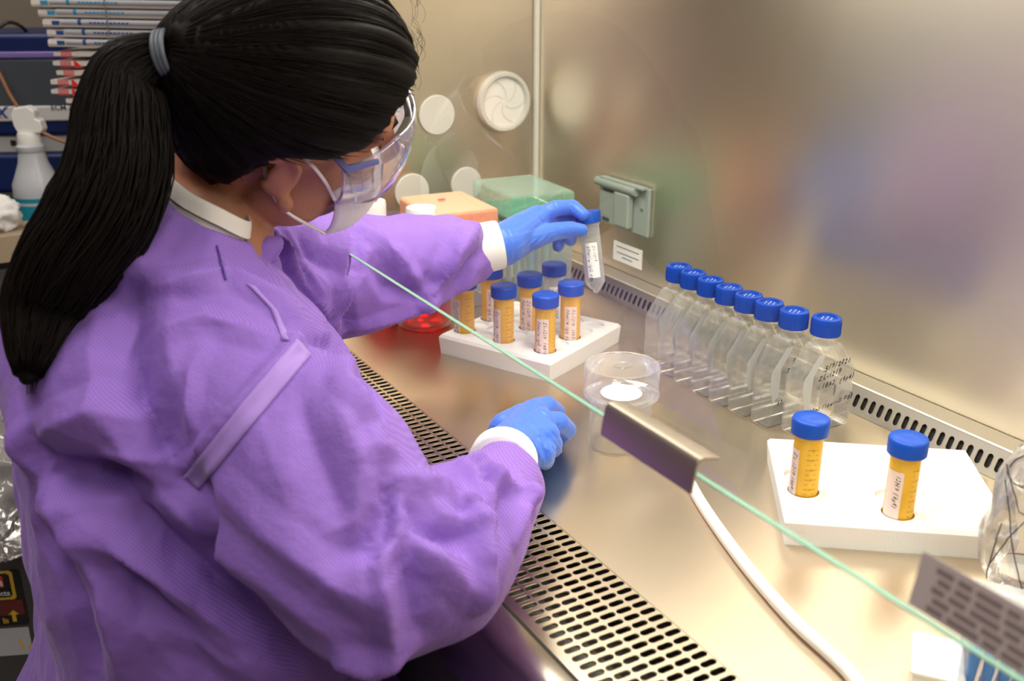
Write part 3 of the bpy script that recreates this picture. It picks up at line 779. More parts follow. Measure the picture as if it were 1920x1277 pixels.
# ------------------------------------------------------------------ room
def slab(name, c, d, mat, lab=None):
    return struct(MB().box(c, d).obj(name, mat, smooth=False), lab)
slab('floor', (-.4, .4, -.76), (5.6, 5.2, .02), M_roomf)
slab('ceiling', (-.4, .4, 1.76), (5.6, 5.2, .02), M_ceil)
slab('wall_room_left', (-3.1, .4, .5), (.02, 5.2, 2.5), M_beige, 'beige wall of the laboratory')
slab('wall_room_right', (2.3, .4, .5), (.02, 5.2, 2.5), M_beige)
slab('wall_room_front', (-.4, -2.1, .5), (5.4, .02, 2.5), M_beige)
slab('wall_room_back', (-.4, 2.9, .5), (5.4, .02, 2.5), M_beige)
for k, (x, y) in enumerate(((-.9, -.45), (.9, -.25), (-2.3, -.2))):
    t = thing('ceiling_lamp', ('ceiling panel lamp above the seated person', 'ceiling panel lamp right of the camera', 'ceiling panel lamp above the side bench')[k], 'lamp', (x, y, 1.75))
    MB().box((0, 0, -.02), (1.2, .62, .04)).obj('frame', M_paint, t, smooth=False)
    MB().box((0, 0, -.041), (1.1, .55, .004)).obj('diffuser', M_lamp, t, smooth=False)

# side bench
t = thing('side_bench', 'dark topped side bench behind the person', 'bench', (-2.5, .3, -.75))
MB().box((0, 0, .765), (1.12, 2.6, .03)).obj('bench_top', M_bench, t, smooth=False, bevel=.003)
MB().box((-.05, 0, .375), (.95, 2.5, .75)).obj('cupboards', M_caseg, t, smooth=False)
BZ = .03
cr = Vector((math.cos(YAW+.10), math.sin(YAW+.10), 0)); cn = Vector((cr.y, -cr.x, 0))   # the case's right and front directions
def at_case(px, D): p = P(px, 250, D); return Vector((p.x, p.y, 0))
co = P(60, 250, 2.22); co.z = BZ
def case(u, v, h): return co+cr*u+Vector((0, 0, v))+cn*h   # u right, v up, h towards the viewer
def vpx(y, D=2.22): return P(60, y, D).z-BZ                 # height above the bench at a row of the photograph
t = thing('lab_instrument', 'navy bench instrument with grey screen and white name strip', 'instrument', (0, 0, 0))
u0, u1 = -.30, .30
def pan(name, ua, ub, va, vb, h0, h1, mat, par, bev=.004):
    m = MB(); m.prism([(ua, va), (ub, va), (ub, vb), (ua, vb)], h0, h1, case); return m.obj(name, mat, par, smooth=True, bevel=bev)
y = {k: vpx(k) for k in (58, 92, 105, 196, 226, 256, 290)}
hd = pan('housing', u0, u1, y[256], y[58], -.22, 0, M_navy, t, .012)
pan('violet_strip', u0+.005, u1-.02, y[105], y[92], -.01, .003, M_viol, t)
pan('screen', u0+.01, u1-.03, y[196], y[105]-.002, -.01, .0015, M_screen, t)
ns = pan('name_strip', u0, u1-.01, y[226], y[196], -.01, .006, M_white, t)
mb = MB(); sc = .0305
put_text(mb, 'BTX', .034, lambda a, b: case(a-.075, (y[226]+y[196])/2+.002+b, .0066), bold=.001, shear=.15); mb.obj('blue_lettering', M_blueink, ns, smooth=False)
mb = MB(); put_text(mb, 'ECM 2001', .0165, lambda a, b: case(a+.085, (y[226]+y[196])/2+.012+b, .0066), bold=.0003); mb.obj('grey_lettering', M_outdark, ns, smooth=False)
mb = MB(); mb.prism([(-.10, y[226]+.008), (-.052, y[226]+.008), (-.052, y[226]+.0095), (-.10, y[226]+.0095)], .0062, .0066, case); mb.obj('red_underline', M_red, ns, smooth=False)
pan('port_panel', u0, u1, y[290], y[256], -.2, -.01, M_caseg, t)
pan('port', -.052, -.040, y[290]+.016, y[290]+.028, -.012, -.008, M_black, t, .0005)
pan('lower_case', u0, u1, .0, y[290], -.24, .012, M_navy, t, .01)
c = MB().tube(spline([P(-30, 75, 2.15), P(0, 50, 2.15), P(22, 42, 2.16), P(50, 60, 2.2), P(75, 110, 2.35)]), .004, 8).obj('power_cable', M_cable2); tag(c, 'dark cable arching over the navy instrument', 'cable')
c = MB().tube(spline([P(-25, 95, 2.1), P(0, 140, 2.1), P(20, 180, 2.1), P(45, 215, 2.1), P(75, 245, 2.1), P(125, 268, 2.1), P(170, 275, 2.1)]), .0036, 8).obj('orange_cable', M_cable); tag(c, 'thin orange brown cable hanging before the grey screen', 'cable')

# spray bottle
bp = P(78, 400, 1.92); bp.z = BZ
t = thing('spray_bottle', 'frosted spray bottle with white trigger head and teal print', 'bottle', bp, YAW+PI)
hh = P(65, 262, 1.92).z-BZ                                 # shoulder ring height
k = hh/.175
MB().lathe([(.0001, 0), (.040, 0), (.043, .006), (.043, .082*k), (.042, .098*k), (.034, .118*k), (.026, .140*k), (.023, .160*k), (.025, .163*k), (.025, .172*k), (.022, .175*k), (.019, .177*k)], 36).obj('bottle_body', M_frostb, t)
MB().lathe([(.0435, .066*k), (.0436, .0745*k)], 36, None).obj('teal_band', M_teal, t)
MB().lathe([(.0434, .02*k), (.0435, .060*k)], 24, None, .9, 2.3).obj('teal_label', M_teal, t)
MB().lathe([(.0185, .175*k), (.0200, .176*k), (.0200, .195*k), (.018, .199*k)], 28).obj('collar_nut', M_white, t)
hd = MB(); hd.prism([(-.020, .197), (.014, .197), (.020, .212), (.022, .232), (.016, .246), (-.010, .250), (-.022, .240), (-.022, .226), (-.030, .222), (-.033, .205), (-.028, .198)], -.012, .012, lambda u, v, h: Vector((u, h, v*k)))
hd.obj('trigger_head', M_white, t, smooth=True, bevel=.003)
c = crumple(MB(), P(-2, 402, 1.75), (.035, .035, .03), .25, 5.5, -1).obj('tissue_ball', M_cuff, angle=180); tag(c, 'crumpled white tissue left of the spray bottle', 'tissue')
c2 = P(-2, 402, 1.75); ped = MB().box((c2.x, c2.y, (BZ+c2.z-.03)/2), (.10, .10, c2.z-.03-BZ+.006)).obj('cardboard_box', M_card, bevel=.002); tag(ped, 'small carton under the crumpled tissue', 'box')

# cardboard box, folded packs and wrapped pipettes behind the ponytail
DS = 1.88
so = P(235, 205, DS); so.z = BZ
sr = Vector((math.cos(YAW-.10), math.sin(YAW-.10), 0)); sn = Vector((sr.y, -sr.x, 0))
def stk(u, v, h): return so+sr*u+Vector((0, 0, v))+sn*h
def zs(y): return P(235, y, DS).z-BZ
m = MB(); m.prism([(-.105, .0), (.11, .0), (.11, zs(198)), (-.105, zs(198))], -.16, .0, stk); o = m.obj('cardboard_box', M_card, bevel=.003); tag(o, 'tan carton under the folded packs, behind the ponytail', 'box')
zz = zs(198)+.001; k = 0; ztop = zs(88)
packs = 6; dz = (ztop-zz)/packs
for k in range(packs):
    t = thing('gauze_pack', 'folded paper pack with red print, number %s up from the carton' % ('one', 'two', 'three', 'four', 'five', 'six')[k], 'pack', (0, 0, 0), group='folded packs with red print')
    t['label'] = ('lowest', 'second lowest', 'third lowest', 'third from the top', 'second from the top', 'topmost')[k]+' of the paper packs with red print under the pipettes'
    sh = (.01, -.016, -.014, .0, -.004, .0)[k]*1.0
    m = MB(); n = 14; row0 = []; vs = []; fs = []
    L0, L1 = -.115+sh, .11+sh
    for i in range(n+1):
        for j in range(9):
            u = L0+(L1-L0)*i/n; h = -.15+.165*j/8
            e = .5+.5*min(1, 3*min(i, n-i)/n)*min(1, 3*min(j+.6, 8.6-j)/8)
            wv = noise.noise(Vector((u*30, h*22, k*3.3)))*.006
            vs.append(stk(u, zz+dz*.5+dz*.44*e+wv*.5*e, h)); vs.append(stk(u, zz+dz*.5-dz*.46*e, h))
    idx = lambda i, j, s: (i*9+j)*2+s
    for i in range(n):
        for j in range(8):
            fs.append((idx(i, j, 0), idx(i+1, j, 0), idx(i+1, j+1, 0), idx(i, j+1, 0))); fs.append((idx(i, j, 1), idx(i, j+1, 1), idx(i+1, j+1, 1), idx(i+1, j, 1)))
        fs.append((idx(i, 8, 0), idx(i+1, 8, 0), idx(i+1, 8, 1), idx(i, 8, 1))); fs.append((idx(i, 0, 0), idx(i, 0, 1), idx(i+1, 0, 1), idx(i+1, 0, 0)))
    for j in range(8):
        fs.append((idx(0, j, 0), idx(0, j+1, 0), idx(0, j+1, 1), idx(0, j, 1))); fs.append((idx(n, j, 0), idx(n, j, 1), idx(n, j+1, 1), idx(n, j+1, 0)))
    m.add(vs, fs); po = m.obj('paper_wrap', M_wrap, t, angle=60)
    pr = MB(); vb = zz+dz*.5
    if k in (2, 4, 1):
        pr.prism([(-.074+sh, vb-.008), (-.058+sh, vb-.008), (-.074+sh, vb+.008)], .0156, .0162, stk)
    for q in range(6): pr.prism([(-.100+sh+q*.0035, vb-.007), (-.0985+sh+q*.0035, vb-.007), (-.0985+sh+q*.0035, vb+.006), (-.100+sh+q*.0035, vb+.006)], .0156, .0162, stk)
    pr.obj('red_print', M_red, po, smooth=False)
    zz += dz
# pipettes in paper-and-film sleeves, held by a rubber band
zp = zz+.004; rows = 7; rz = .0172
for rr in range(rows):
    for cc in range(2):
        u0 = -.128+random.uniform(-.010, .010)+(.012 if rr < 3 else -.006); h = .008-cc*.028-.004*(rr % 2); v = zp+.008+rr*rz; tl = -.012
        t = thing('wrapped_pipette', 'wrapped pipette in white sleeve, '+('lowest', 'second lowest', 'third lowest', 'middle', 'third highest', 'second highest', 'topmost')[rr]+' row, '+('front of the banded stack', 'behind the front one')[cc], 'pipette', (0, 0, 0), group='wrapped pipettes in the banded stack')
        sl = lambda u, a, b: stk(u, v+a+tl*(u-u0), h+b)
        m = MB(); m.prism([(-.0075, -.012), (-.0075, .012), (-.003, .0135), (.004, .012), (.006, .004), (.006, -.004), (.004, -.012)], u0, u0+.36, lambda a, b, c: sl(c, a, b)); pw = m.obj('paper_sleeve', M_wrap, t, angle=30)
        if cc == 0:
            m = MB(); m.tube([sl(u0+.035, .0015, .0125), sl(u0+.35, .0015, .0125)], .0048, 10); m.obj('pipette_body', M_frostb, t)
            m = MB(); blue = M_cyan if rr > 2 else M_blueink
            q = u0+.068; m.tube([sl(q, .0015, .0125), sl(q+.006, .0015, .0125)], .0052, 10)
            m.prism([(-.004, .0137), (.003, .0137), (.003, .0141), (-.004, .0141)], u0+.018, u0+.032, lambda a, b, c: sl(c, a, b))
            for s in range(10):
                x0 = u0+.09+s*.0075; m.prism([(-.0005, .0175), (.0022, .0175), (.0022, .0179), (-.0005, .0179)], x0, x0+.0052, lambda a, b, c: sl(c, a, b))
            m.obj('blue_print', blue, t, smooth=False)
m = MB(); ub = .0
pts = [stk(.0, zp-.004, .026), stk(.0, zp+rows*rz+.006, .026), stk(.0, zp+rows*rz+.006, -.075), stk(.0, zp-.0, -.075)]
m.tube([pts[0], pts[1], pts[2], pts[3]], .0010, 6); o = m.obj('rubber_band', M_rubber); tag(o, 'rubber band around the stack of wrapped pipettes', 'band')

# grey bin with a warning sticker and a plastic bag on it
bo = P(30, 1100, 1.62); br = Vector((math.cos(YAW+.12), math.sin(YAW+.12), 0)); bn = Vector((br.y, -br.x, 0)); bo.z = 0
def bi(u, v, h): return Vector((bo.x, bo.y, 0))+br*u+Vector((0, 0, v))+bn*(h+(-.10)*(v-.0)*.0)
zt = P(30, 985, 1.62).z
t = thing('waste_bin', 'dark grey waste bin with yellow and red warning sticker', 'bin', (0, 0, 0))
m = MB(); m.prism([(-.20, -.749), (.10, -.749), (.125, zt), (-.22, zt)], -.26, 0, bi); m.obj('bin_body', M_bin, t, bevel=.012)
m = MB(); m.prism([(-.235, zt-.03), (.14, zt-.03), (.14, zt-.012), (-.235, zt-.012)], -.27, .006, bi); m.obj('rim', M_bin, t, bevel=.004)
def stq(name, ua, ub, va, vb, h, mat, par=None, cut=.004):
    m = MB(); m.prism([(ua+cut, va), (ub-cut, va), (ub, va+cut), (ub, vb-cut), (ub-cut, vb), (ua+cut, vb), (ua, vb-cut), (ua, va+cut)], h-.0004, h, bi); return m.obj(name, mat, par, smooth=False)
def bz(y): return P(20, y, 1.62).z
def bx(x): return (P(x, 1100, 1.62)-P(30, 1100, 1.62)).length*(1 if x > 30 else -1)
stk_ = stq('warning_sticker', -.14, bx(42), bz(1190), bz(1060), .0010, M_black, t)
stq('yellow_frame', -.14, bx(28), bz(1128), bz(1061), .0014, M_yel, stk_)
stq('black_field', -.132, bx(22), bz(1122), bz(1067), .0018, M_black, stk_)
stq('red_field', -.125, bx(10), bz(1098), bz(1072), .0022, M_red, stk_, .001)
stq('maroon_band', -.14, bx(37), bz(1165), bz(1130), .0016, M_maroon, stk_, .001)
m = MB(); put_text(m, 'n', .020, lambda a, b: bi(bx(3)+a, bz(1086)+b, .0028), bold=.0008); put_text(m, 'products', .013, lambda a, b: bi(bx(-9)+a, bz(1112)+b, .0028), bold=.0003); m.obj('white_lettering', M_white, stk_, smooth=False)
m = MB(); xa = bx(17); m.prism([(xa-.003, bz(1180)), (xa+.003, bz(1180)), (xa+.003, bz(1163)), (xa+.008, bz(1163)), (xa, bz(1153)), (xa-.008, bz(1163)), (xa-.003, bz(1163))], .0018, .0024, bi)
for q in range(3): m.prism([(bx(-4)+q*.003, bz(1183)), (bx(-2)+q*.003, bz(1183)), (bx(-2)+q*.003, bz(1170+q*2)), (bx(-4)+q*.003, bz(1170+q*2))], .0018, .0024, bi)
m.obj('yellow_arrow', M_yel, stk_, smooth=False)
stq('clear_pouch', -.10, bx(38), bz(1262), bz(1196), .0012, M_frostb, t, .001)
m = MB(); m.prism([(bx(20), bz(1250)), (bx(24), bz(1250)), (bx(20), bz(1222)), (bx(16), bz(1222))], .0014, .002, bi); m.prism([(bx(33), bz(1255)), (bx(36), bz(1255)), (bx(36), bz(1235)), (bx(33), bz(1235))], .0014, .002, bi); m.obj('yellow_marks', M_yel, t, smooth=False)
bgc = P(-12, 945, 1.55)
bgm = MB(); crumple(bgm, (bgc.x, bgc.y, zt+.10), (.10, .10, .11), .32, 9.2, zt+.0005, 64, 36); o = bgm.obj('plastic_bag', M_bag, angle=180); tag(o, 'crumpled clear bag lying on the dark grey bin', 'bag')
# ------------------------------------------------------------------ the person
person = thing('person', 'person in purple gown, blue gloves, mask and goggles reaching into the cabinet', 'person', (-.93, .10, -.75))
def link_p(name, me, mat, parent=person, **k):
    o = link(name, me, mat, None, **k); o.parent = parent
    o.matrix_parent_inverse = Matrix.Translation(-Vector(person.location)); return o
def adopt(o, par=person):
    o.parent = par
    if par is person: o.matrix_parent_inverse = Matrix.Translation(-Vector(person.location))
    return o
# head frame: x to her right, y forward, z up; origin midway between the ears
hp, hy, hr_ = math.radians(7), math.radians(-9), math.radians(-33)
hf = Vector((-math.sin(hy)*math.cos(hp), math.cos(hy)*math.cos(hp), -math.sin(hp)))
r0 = Vector((math.cos(hy), math.sin(hy), 0)); u0_ = r0.cross(hf)
hrt = r0*math.cos(hr_)+u0_*math.sin(hr_); hup = hrt.cross(hf)
HM = Matrix((hrt, hf, hup)).transposed()
HO = P(532, 338, .88)-hrt*.075
def Hd(x, y, z): return HO+HM @ Vector((x, y, z))
HT = Matrix.Translation(HO) @ HM.to_4x4()
C7 = Vector((-.925, .195, .235))

# --- gown: one continuous garment, torso, both sleeves and lap
gm = MB()
lev = [(.236, -.925, .225, .062, .050), (.212, -.925, .208, .115, .066), (.178, -.925, .192, .170, .092), (.12, -.93, .164, .198, .150), (.0, -.93, .165, .203, .152),
       (-.10, -.93, .166, .205, .144), (-.20, -.93, .145, .21, .145), (-.32, -.93, .11, .225, .165)]
for a, b in zip(lev, lev[1:]):
    for k in (-1, -.5, 0, .5, 1):
        gm.capsule((a[1]+k*(a[3]-a[4]*.8), a[2], a[0]), (b[1]+k*(b[3]-b[4]*.8), b[2], b[0]), a[4], b[4], 28)
SR = [(Vector((-.80, .200, .160)), .080), (P(455, 765, .84), .078), (P(590, 905, .80), .083), (P(702, 1072, .765), .073), (P(795, 1058, .79), .067), (P(872, 992, .86), .060), (P(936, 918, .95), .046), (P(943, 868, 1.005), .030)]
SL = [(Vector((-1.06, .215, .190)), .080), (P(500, 520, 1.12), .080), (P(575, 520, 1.21), .078), (P(660, 520, 1.26), .077), (P(760, 502, 1.28), .064), (P(835, 480, 1.29), .051), (P(872, 480, 1.30), .036)]
gm.chain(SR, 28); gm.chain(SL, 28)
ca = [P(306, 343, .885), P(350, 377, .862), P(410, 408, .858), P(468, 434, .885)]
far = [ca[3]+Vector((-.075, .012, .0)), ca[2]+Vector((-.135, .012, .012)), ca[1]+Vector((-.140, .006, .012)), ca[0]+Vector((-.065, -.006, .002))]
lp = ca+far; cm = sum(lp, Vector())/len(lp); axn = Vector((0, .5, .86)).normalized()
nb_ = []
for p in lp:
    o_ = p-cm; o_ -= axn*o_.dot(axn); o_.normalize(); nb_.append((p+o_*.002-axn*.020, p+o_*.026-axn*.070))
for k in range(8):
    (a, c), (b, d) = nb_[k], nb_[(k+1) % 8]
    gm.capsule(a, b, .0175, .0175, 14); gm.capsule(c, d, .034, .034, 14); gm.capsule(a, c, .018, .034, 14); gm.capsule(a.lerp(b, .5), c.lerp(d, .5), .018, .034, 14)
for s in (-1, 1):
    gm.chain([((-.93+s*.10, .12, -.30), .115), ((-.93+s*.15, .42, -.30), .105), ((-.93+s*.16, .50, -.34), .085), ((-.93+s*.16, .50, -.50), .08)], 24)
gown_me = fuse(gm, .0036, 9, .6)
n = len(gown_me.vertices); co_ = np.empty(n*3); gown_me.vertices.foreach_get('co', co_); co_ = co_.reshape(-1, 3)
bvh = BVHTree.FromPolygons([tuple(c) for c in co_], [tuple(p.vertices) for p in gown_me.polygons])
def cast(x, y):
    h = bvh.ray_cast(CAM, ray(x, y).normalized()); return np.array(h[0]) if h[0] else None
nr = np.empty(n*3); gown_me.vertices.foreach_get('normal', nr); nr = nr.reshape(-1, 3)
disp = np.zeros(n)
def fold(pts, width, amp, sharp=1.05, taper=True):
    q = []
    for a, b in zip(pts, pts[1:]):
        m = max(2, int(math.hypot(b[0]-a[0], b[1]-a[1])/8))
        for k in range(m): q.append((a[0]+(b[0]-a[0])*k/m, a[1]+(b[1]-a[1])*k/m))
    q.append(pts[-1]); N = len(q); best = np.full(n, 1e9); bs = np.zeros(n)
    for i, (x, y) in enumerate(q):
        c = cast(x, y)
        if c is None: continue
        d = np.sqrt(((co_-c)**2).sum(1)); t = i/max(1, N-1)
        s = math.sin(PI*min(1, max(0, t*.86+.07)))**.6 if taper else 1
        m = d < best; best[m] = d[m]; bs[m] = s
    k = np.clip(1-best/width, 0, 1)**sharp
    global disp
    disp += amp*1.75*k*bs
K = 1.0
# deep hollows and ridges read from the garment
fold([(250, 560), (236, 640), (250, 740), (300, 830), (340, 890)], .030, -.016)
fold([(275, 545), (330, 528), (430, 515), (520, 560), (560, 610)], .020, .008)
fold([(385, 640), (360, 700), (352, 800), (345, 860)], .012, .005)
fold([(300, 620), (380, 600), (500, 640), (560, 650)], .016, .006)
fold([(480, 430), (540, 500), (600, 580), (640, 660)], .018, -.010)
fold([(505, 430), (575, 520), (640, 640)], .014, .009)
fold([(560, 640), (600, 655), (640, 650)], .012, -.008)
fold([(640, 665), (642, 740), (700, 800), (722, 880)], .016, .010)
fold([(665, 690), (690, 760), (715, 830)], .012, -.008)
fold([(725, 900), (738, 950), (728, 1000), (700, 1035), (668, 1042)], .024, -.020)
fold([(752, 900), (757, 960), (740, 1010), (705, 1055), (670, 1062)], .015, .012)
fold([(610, 720), (650, 830), (700, 930), (715, 960)], .022, .008)
fold([(560, 760), (610, 880), (640, 990)], .030, -.007)
fold([(770, 930), (810, 990), (850, 1010), (890, 1000)], .016, -.010)
fold([(790, 905), (850, 925), (890, 950), (902, 1000), (903, 1130)], .015, .011)
fold([(830, 880), (870, 950), (925, 960)], .012, -.007)
fold([(870, 860), (905, 920), (930, 990)], .012, .008)
fold([(900, 850), (935, 900), (975, 920), (1000, 960)], .012, .009)
fold([(925, 850), (900, 920)], .008, -.006)
fold([(965, 890), (945, 950), (930, 1030)], .012, -.007)
fold([(975, 880), (985, 940), (960, 1020)], .010, .007)
fold([(715, 1020), (725, 1100), (738, 1235)], .012, .006)
fold([(775, 1000), (770, 1080), (780, 1170), (800, 1190)], .020, -.009)
fold([(760, 1010), (830, 1060), (890, 1120)], .018, .007)
fold([(430, 930), (520, 1010), (620, 1090), (700, 1130)], .020, .006)
fold([(370, 900), (400, 980), (430, 1080)], .022, -.010)
fold([(345, 880), (450, 760), (560, 640)], .010, .005, 1, False)
fold([(60, 845), (62, 900), (180, 905), (300, 930)], .022, -.014)
fold([(75, 860), (150, 900), (260, 990), (400, 1100), (560, 1200)], .030, -.018)
fold([(50, 830), (120, 800), (190, 770), (260, 790)], .026, .010)
fold([(70, 900), (130, 1000), (190, 1100), (230, 1260)], .024, .011)
fold([(75, 1010), (110, 1060), (150, 1150), (170, 1270)], .020, -.009)
fold([(160, 1010), (300, 1090), (440, 1180), (560, 1270)], .020, .010)
fold([(190, 1060), (300, 1150), (420, 1260)], .026, -.012)
fold([(280, 940), (420, 1010), (520, 1100), (640, 1220)], .024, .006)
fold([(300, 1180), (420, 1230), (520, 1275)], .018, .009)
fold([(620, 1230), (700, 1250), (760, 1230)], .018, .010)
fold([(20, 760), (40, 850), (80, 950)], .020, .008)
# left sleeve
fold([(560, 420), (590, 470), (640, 520)], .018, -.010)
fold([(600, 410), (625, 470), (640, 540), (640, 600)], .018, .011)
fold([(660, 440), (668, 500), (652, 580), (648, 630)], .018, -.012)
fold([(690, 440), (720, 470), (745, 490)], .018, .009)
fold([(745, 480), (770, 520), (800, 558)], .016, .010)
fold([(700, 500), (730, 540), (790, 545), (830, 515)], .018, -.010)
fold([(890, 425), (860, 470), (830, 515), (800, 560)], .018, .012)
fold([(905, 470), (880, 490), (850, 540)], .016, -.008)
fold([(640, 630), (720, 600), (800, 570), (880, 530)], .016, .007)
fold([(500, 440), (530, 470), (560, 530)], .014, .009)
fold([(520, 430), (560, 480), (600, 560)], .010, -.008)
# small random creasing
cr_ = np.array([noise.ridged_multi_fractal(Vector((c[0]*9+c[2]*5, c[1]*9, c[2]*8-c[1]*4)), 1.0, 2.1, 3, 1.0, 2.0) for c in co_])
cr_ = (cr_-cr_.mean())/cr_.std()
c2_ = np.array([noise.ridged_multi_fractal(Vector((c[0]*3.4-c[2]*2.2+4, c[1]*3.4, c[2]*3.0+c[1]*2.5)), .9, 2.0, 2, 1.0, 2.0) for c in co_]); c2_ = (c2_-c2_.mean())/c2_.std()
disp += np.clip(c2_, -1.2, 2.5)*.0015
big = np.array([noise.noise(Vector((c[0]*5, c[1]*5, c[2]*5+3))) for c in co_])
disp += np.clip(cr_, -1.5, 2.2)*.0012+big*.010
new = co_+nr*disp[:, None]
# keep the sleeve resting above the steel
fr = (new[:, 1] > .325) & (new[:, 2] < .006) & (co_[:, 2] > -.03); new[fr, 2] = np.maximum(new[fr, 2], .006)
gown_me.vertices.foreach_set('co', new.reshape(-1)); gown_me.update()
gown = link_p('gown', gown_me, M_gown, smooth=True, angle=180); gown_me.shade_smooth()
gown['label'] = 'purple disposable isolation gown'
vco = [tuple(c) for c in new]; gb = BVHTree.FromPolygons(vco, [tuple(p.vertices) for p in gown_me.polygons])
def gcast(x, y):
    h = gb.ray_cast(CAM, ray(x, y).normalized()); return (h[0], h[1] if h[1].dot(ray(x, y)) < 0 else -h[1]) if h[0] else None
def band(name, pa, pb, mat, off=.0012, nseg=40, nw=4):    # a strip of cloth following the gown between two lines
    def samp(p, t):
        L = [math.hypot(b[0]-a[0], b[1]-a[1]) for a, b in zip(p, p[1:])]; d = t*sum(L)
        for (a, b), l in zip(zip(p, p[1:]), L):
            if d <= l+1e-6: return (a[0]+(b[0]-a[0])*d/l, a[1]+(b[1]-a[1])*d/l)
            d -= l
        return p[-1]
    vs = []; ok = []
    for i in range(nseg+1):
        a, b = samp(pa, i/nseg), samp(pb, i/nseg)
        for j in range(nw+1):
            h = gcast(a[0]+(b[0]-a[0])*j/nw, a[1]+(b[1]-a[1])*j/nw)
            vs.append(h[0]+h[1]*off if h else Vector((0, 0, 9))); ok.append(h is not None)
    fs = []
    for i in range(nseg):
        for j in range(nw):
            q = (i*(nw+1)+j, i*(nw+1)+j+1, (i+1)*(nw+1)+j+1, (i+1)*(nw+1)+j)
            if all(ok[k] for k in q) and max((vs[q[k]]-vs[q[(k+1) % 4]]).length for k in range(4)) < .03: fs.append(q)
    m = MB(); used = sorted({k for f in fs for k in f}); mp = {k: i for i, k in enumerate(used)}
    m.add([vs[k] for k in used], [tuple(mp[k] for k in f) for f in fs])
    if not used: return None
    o = m.obj(name, mat, None, angle=180); so = o.modifiers.new('t', 'SOLIDIFY'); so.thickness = .0008
    o.parent = gown; o.matrix_parent_inverse = gown.matrix_parent_inverse.copy() if False else Matrix.Identity(4); return o
band('seam_tape', [(555, 636), (450, 760), (345, 892)], [(582, 668), (480, 790), (374, 918)], M_seam)
band('stitching', [(404, 462), (412, 495), (421, 527)], [(407, 461), (415, 494), (424, 526)], M_stitch, .0008, 16, 1)
band('seam_tape', [(462, 532), (508, 580), (530, 640)], [(478, 538), (520, 583), (543, 639)], M_seam, .0006, 20, 2)

# --- body: one continuous skin surface
b = MB()
b.ellipsoid(Hd(0, .004, .045), (.073, .084, .085), HM); b.ellipsoid(Hd(0, .030, -.015), (.062, .062, .082), HM)
b.ellipsoid(Hd(0, .038, -.062), (.046, .044, .036), HM); b.ellipsoid(Hd(0, .085, .035), (.05, .018, .03), HM)
b.chain([(Hd(0, .093, .018), .008), (Hd(0, .112, -.022), .011), (Hd(0, .098, -.034), .012)], 12)
for s in (-1, 1):
    b.ellipsoid(Hd(s*.035, .072, -.012), (.022, .018, .018), HM); b.ellipsoid(Hd(s*.033, .078, .018), (.013, .012, .008), HM)
    b.ellipsoid(Hd(s*.048, .012, -.045), (.020, .040, .035), HM)
    pts = [Hd(s*(.074+.006*math.sin(t)), -.004-.015*math.cos(t)*(1.1 if t < PI else .9), .004+.028*math.sin(t) if t < PI else .004+.024*math.sin(t)) for t in [PI*1.85-i*PI*1.55/11 for i in range(12)]]
    b.chain([(p, .0048) for p in pts], 8); b.ellipsoid(Hd(s*.074, -.004, .0), (.0045, .012, .022), HM); b.ellipsoid(Hd(s*.077, .004, -.027), (.0055, .0085, .0105), HM)
b.chain([(Hd(0, -.030, -.020), .052), (Hd(0, -.038, -.075), .050), (C7+Vector((0, .015, .01)), .054), (Vector((-.925, .185, .17)), .065)], 24)
for k in (-1, 0, 1): b.chain([(Vector((-.925+k*.08, .185, .18)), .07), (Vector((-.93+k*.07, .165, .0)), .09), (Vector((-.93+k*.07, .12, -.25)), .10), (Vector((-.93+k*.06, .10, -.36)), .10)], 20)
def inner(ch, f, drop=0): return [(p, r*f) for p, r in ch]
b.chain([(SR[0][0], .050), (SR[2][0], .044), (P(735, 1075, .78), .040), (P(872, 992, .87), .034), (P(940, 885, .985), .024), (W(960, 835, .040), .020), (W(1000, 808, .038), .014)], 18)
b.chain([(SL[0][0], .050), (P(540, 520, 1.2), .044), (P(640, 525, 1.27), .040), (P(780, 495, 1.285), .034), (P(880, 470, 1.30), .026), (P(950, 455, 1.315), .020), (P(985, 430, 1.335), .013)], 18)
for s in (-1, 1):
    b.chain([(Vector((-.93+s*.10, .10, -.33)), .085), (Vector((-.93+s*.15, .42, -.33)), .062), (Vector((-.93+s*.15, .40, -.66)), .042), (Vector((-.93+s*.15, .40, -.70)), .038), (Vector((-.93+s*.15, .50, -.72)), .024)], 18)
body = link_p('body', fuse(b, .0030, 5, .5), M_skin, angle=180)

# --- eyes and brows sit behind the goggles
for s in (-1, 1):
    e = MB().ellipsoid(Hd(s*.030, .0690, .008), (.0105, .0090, .0085), HM, 16, 10); adopt(e.obj('eye', M_white))
    e = MB().tube([Hd(s*.012, .1015, .030), Hd(s*.030, .1005, .036), Hd(s*.048, .0860, .030)], [.002, .0028, .0012], 8); adopt(e.obj('eyebrow', M_hair))

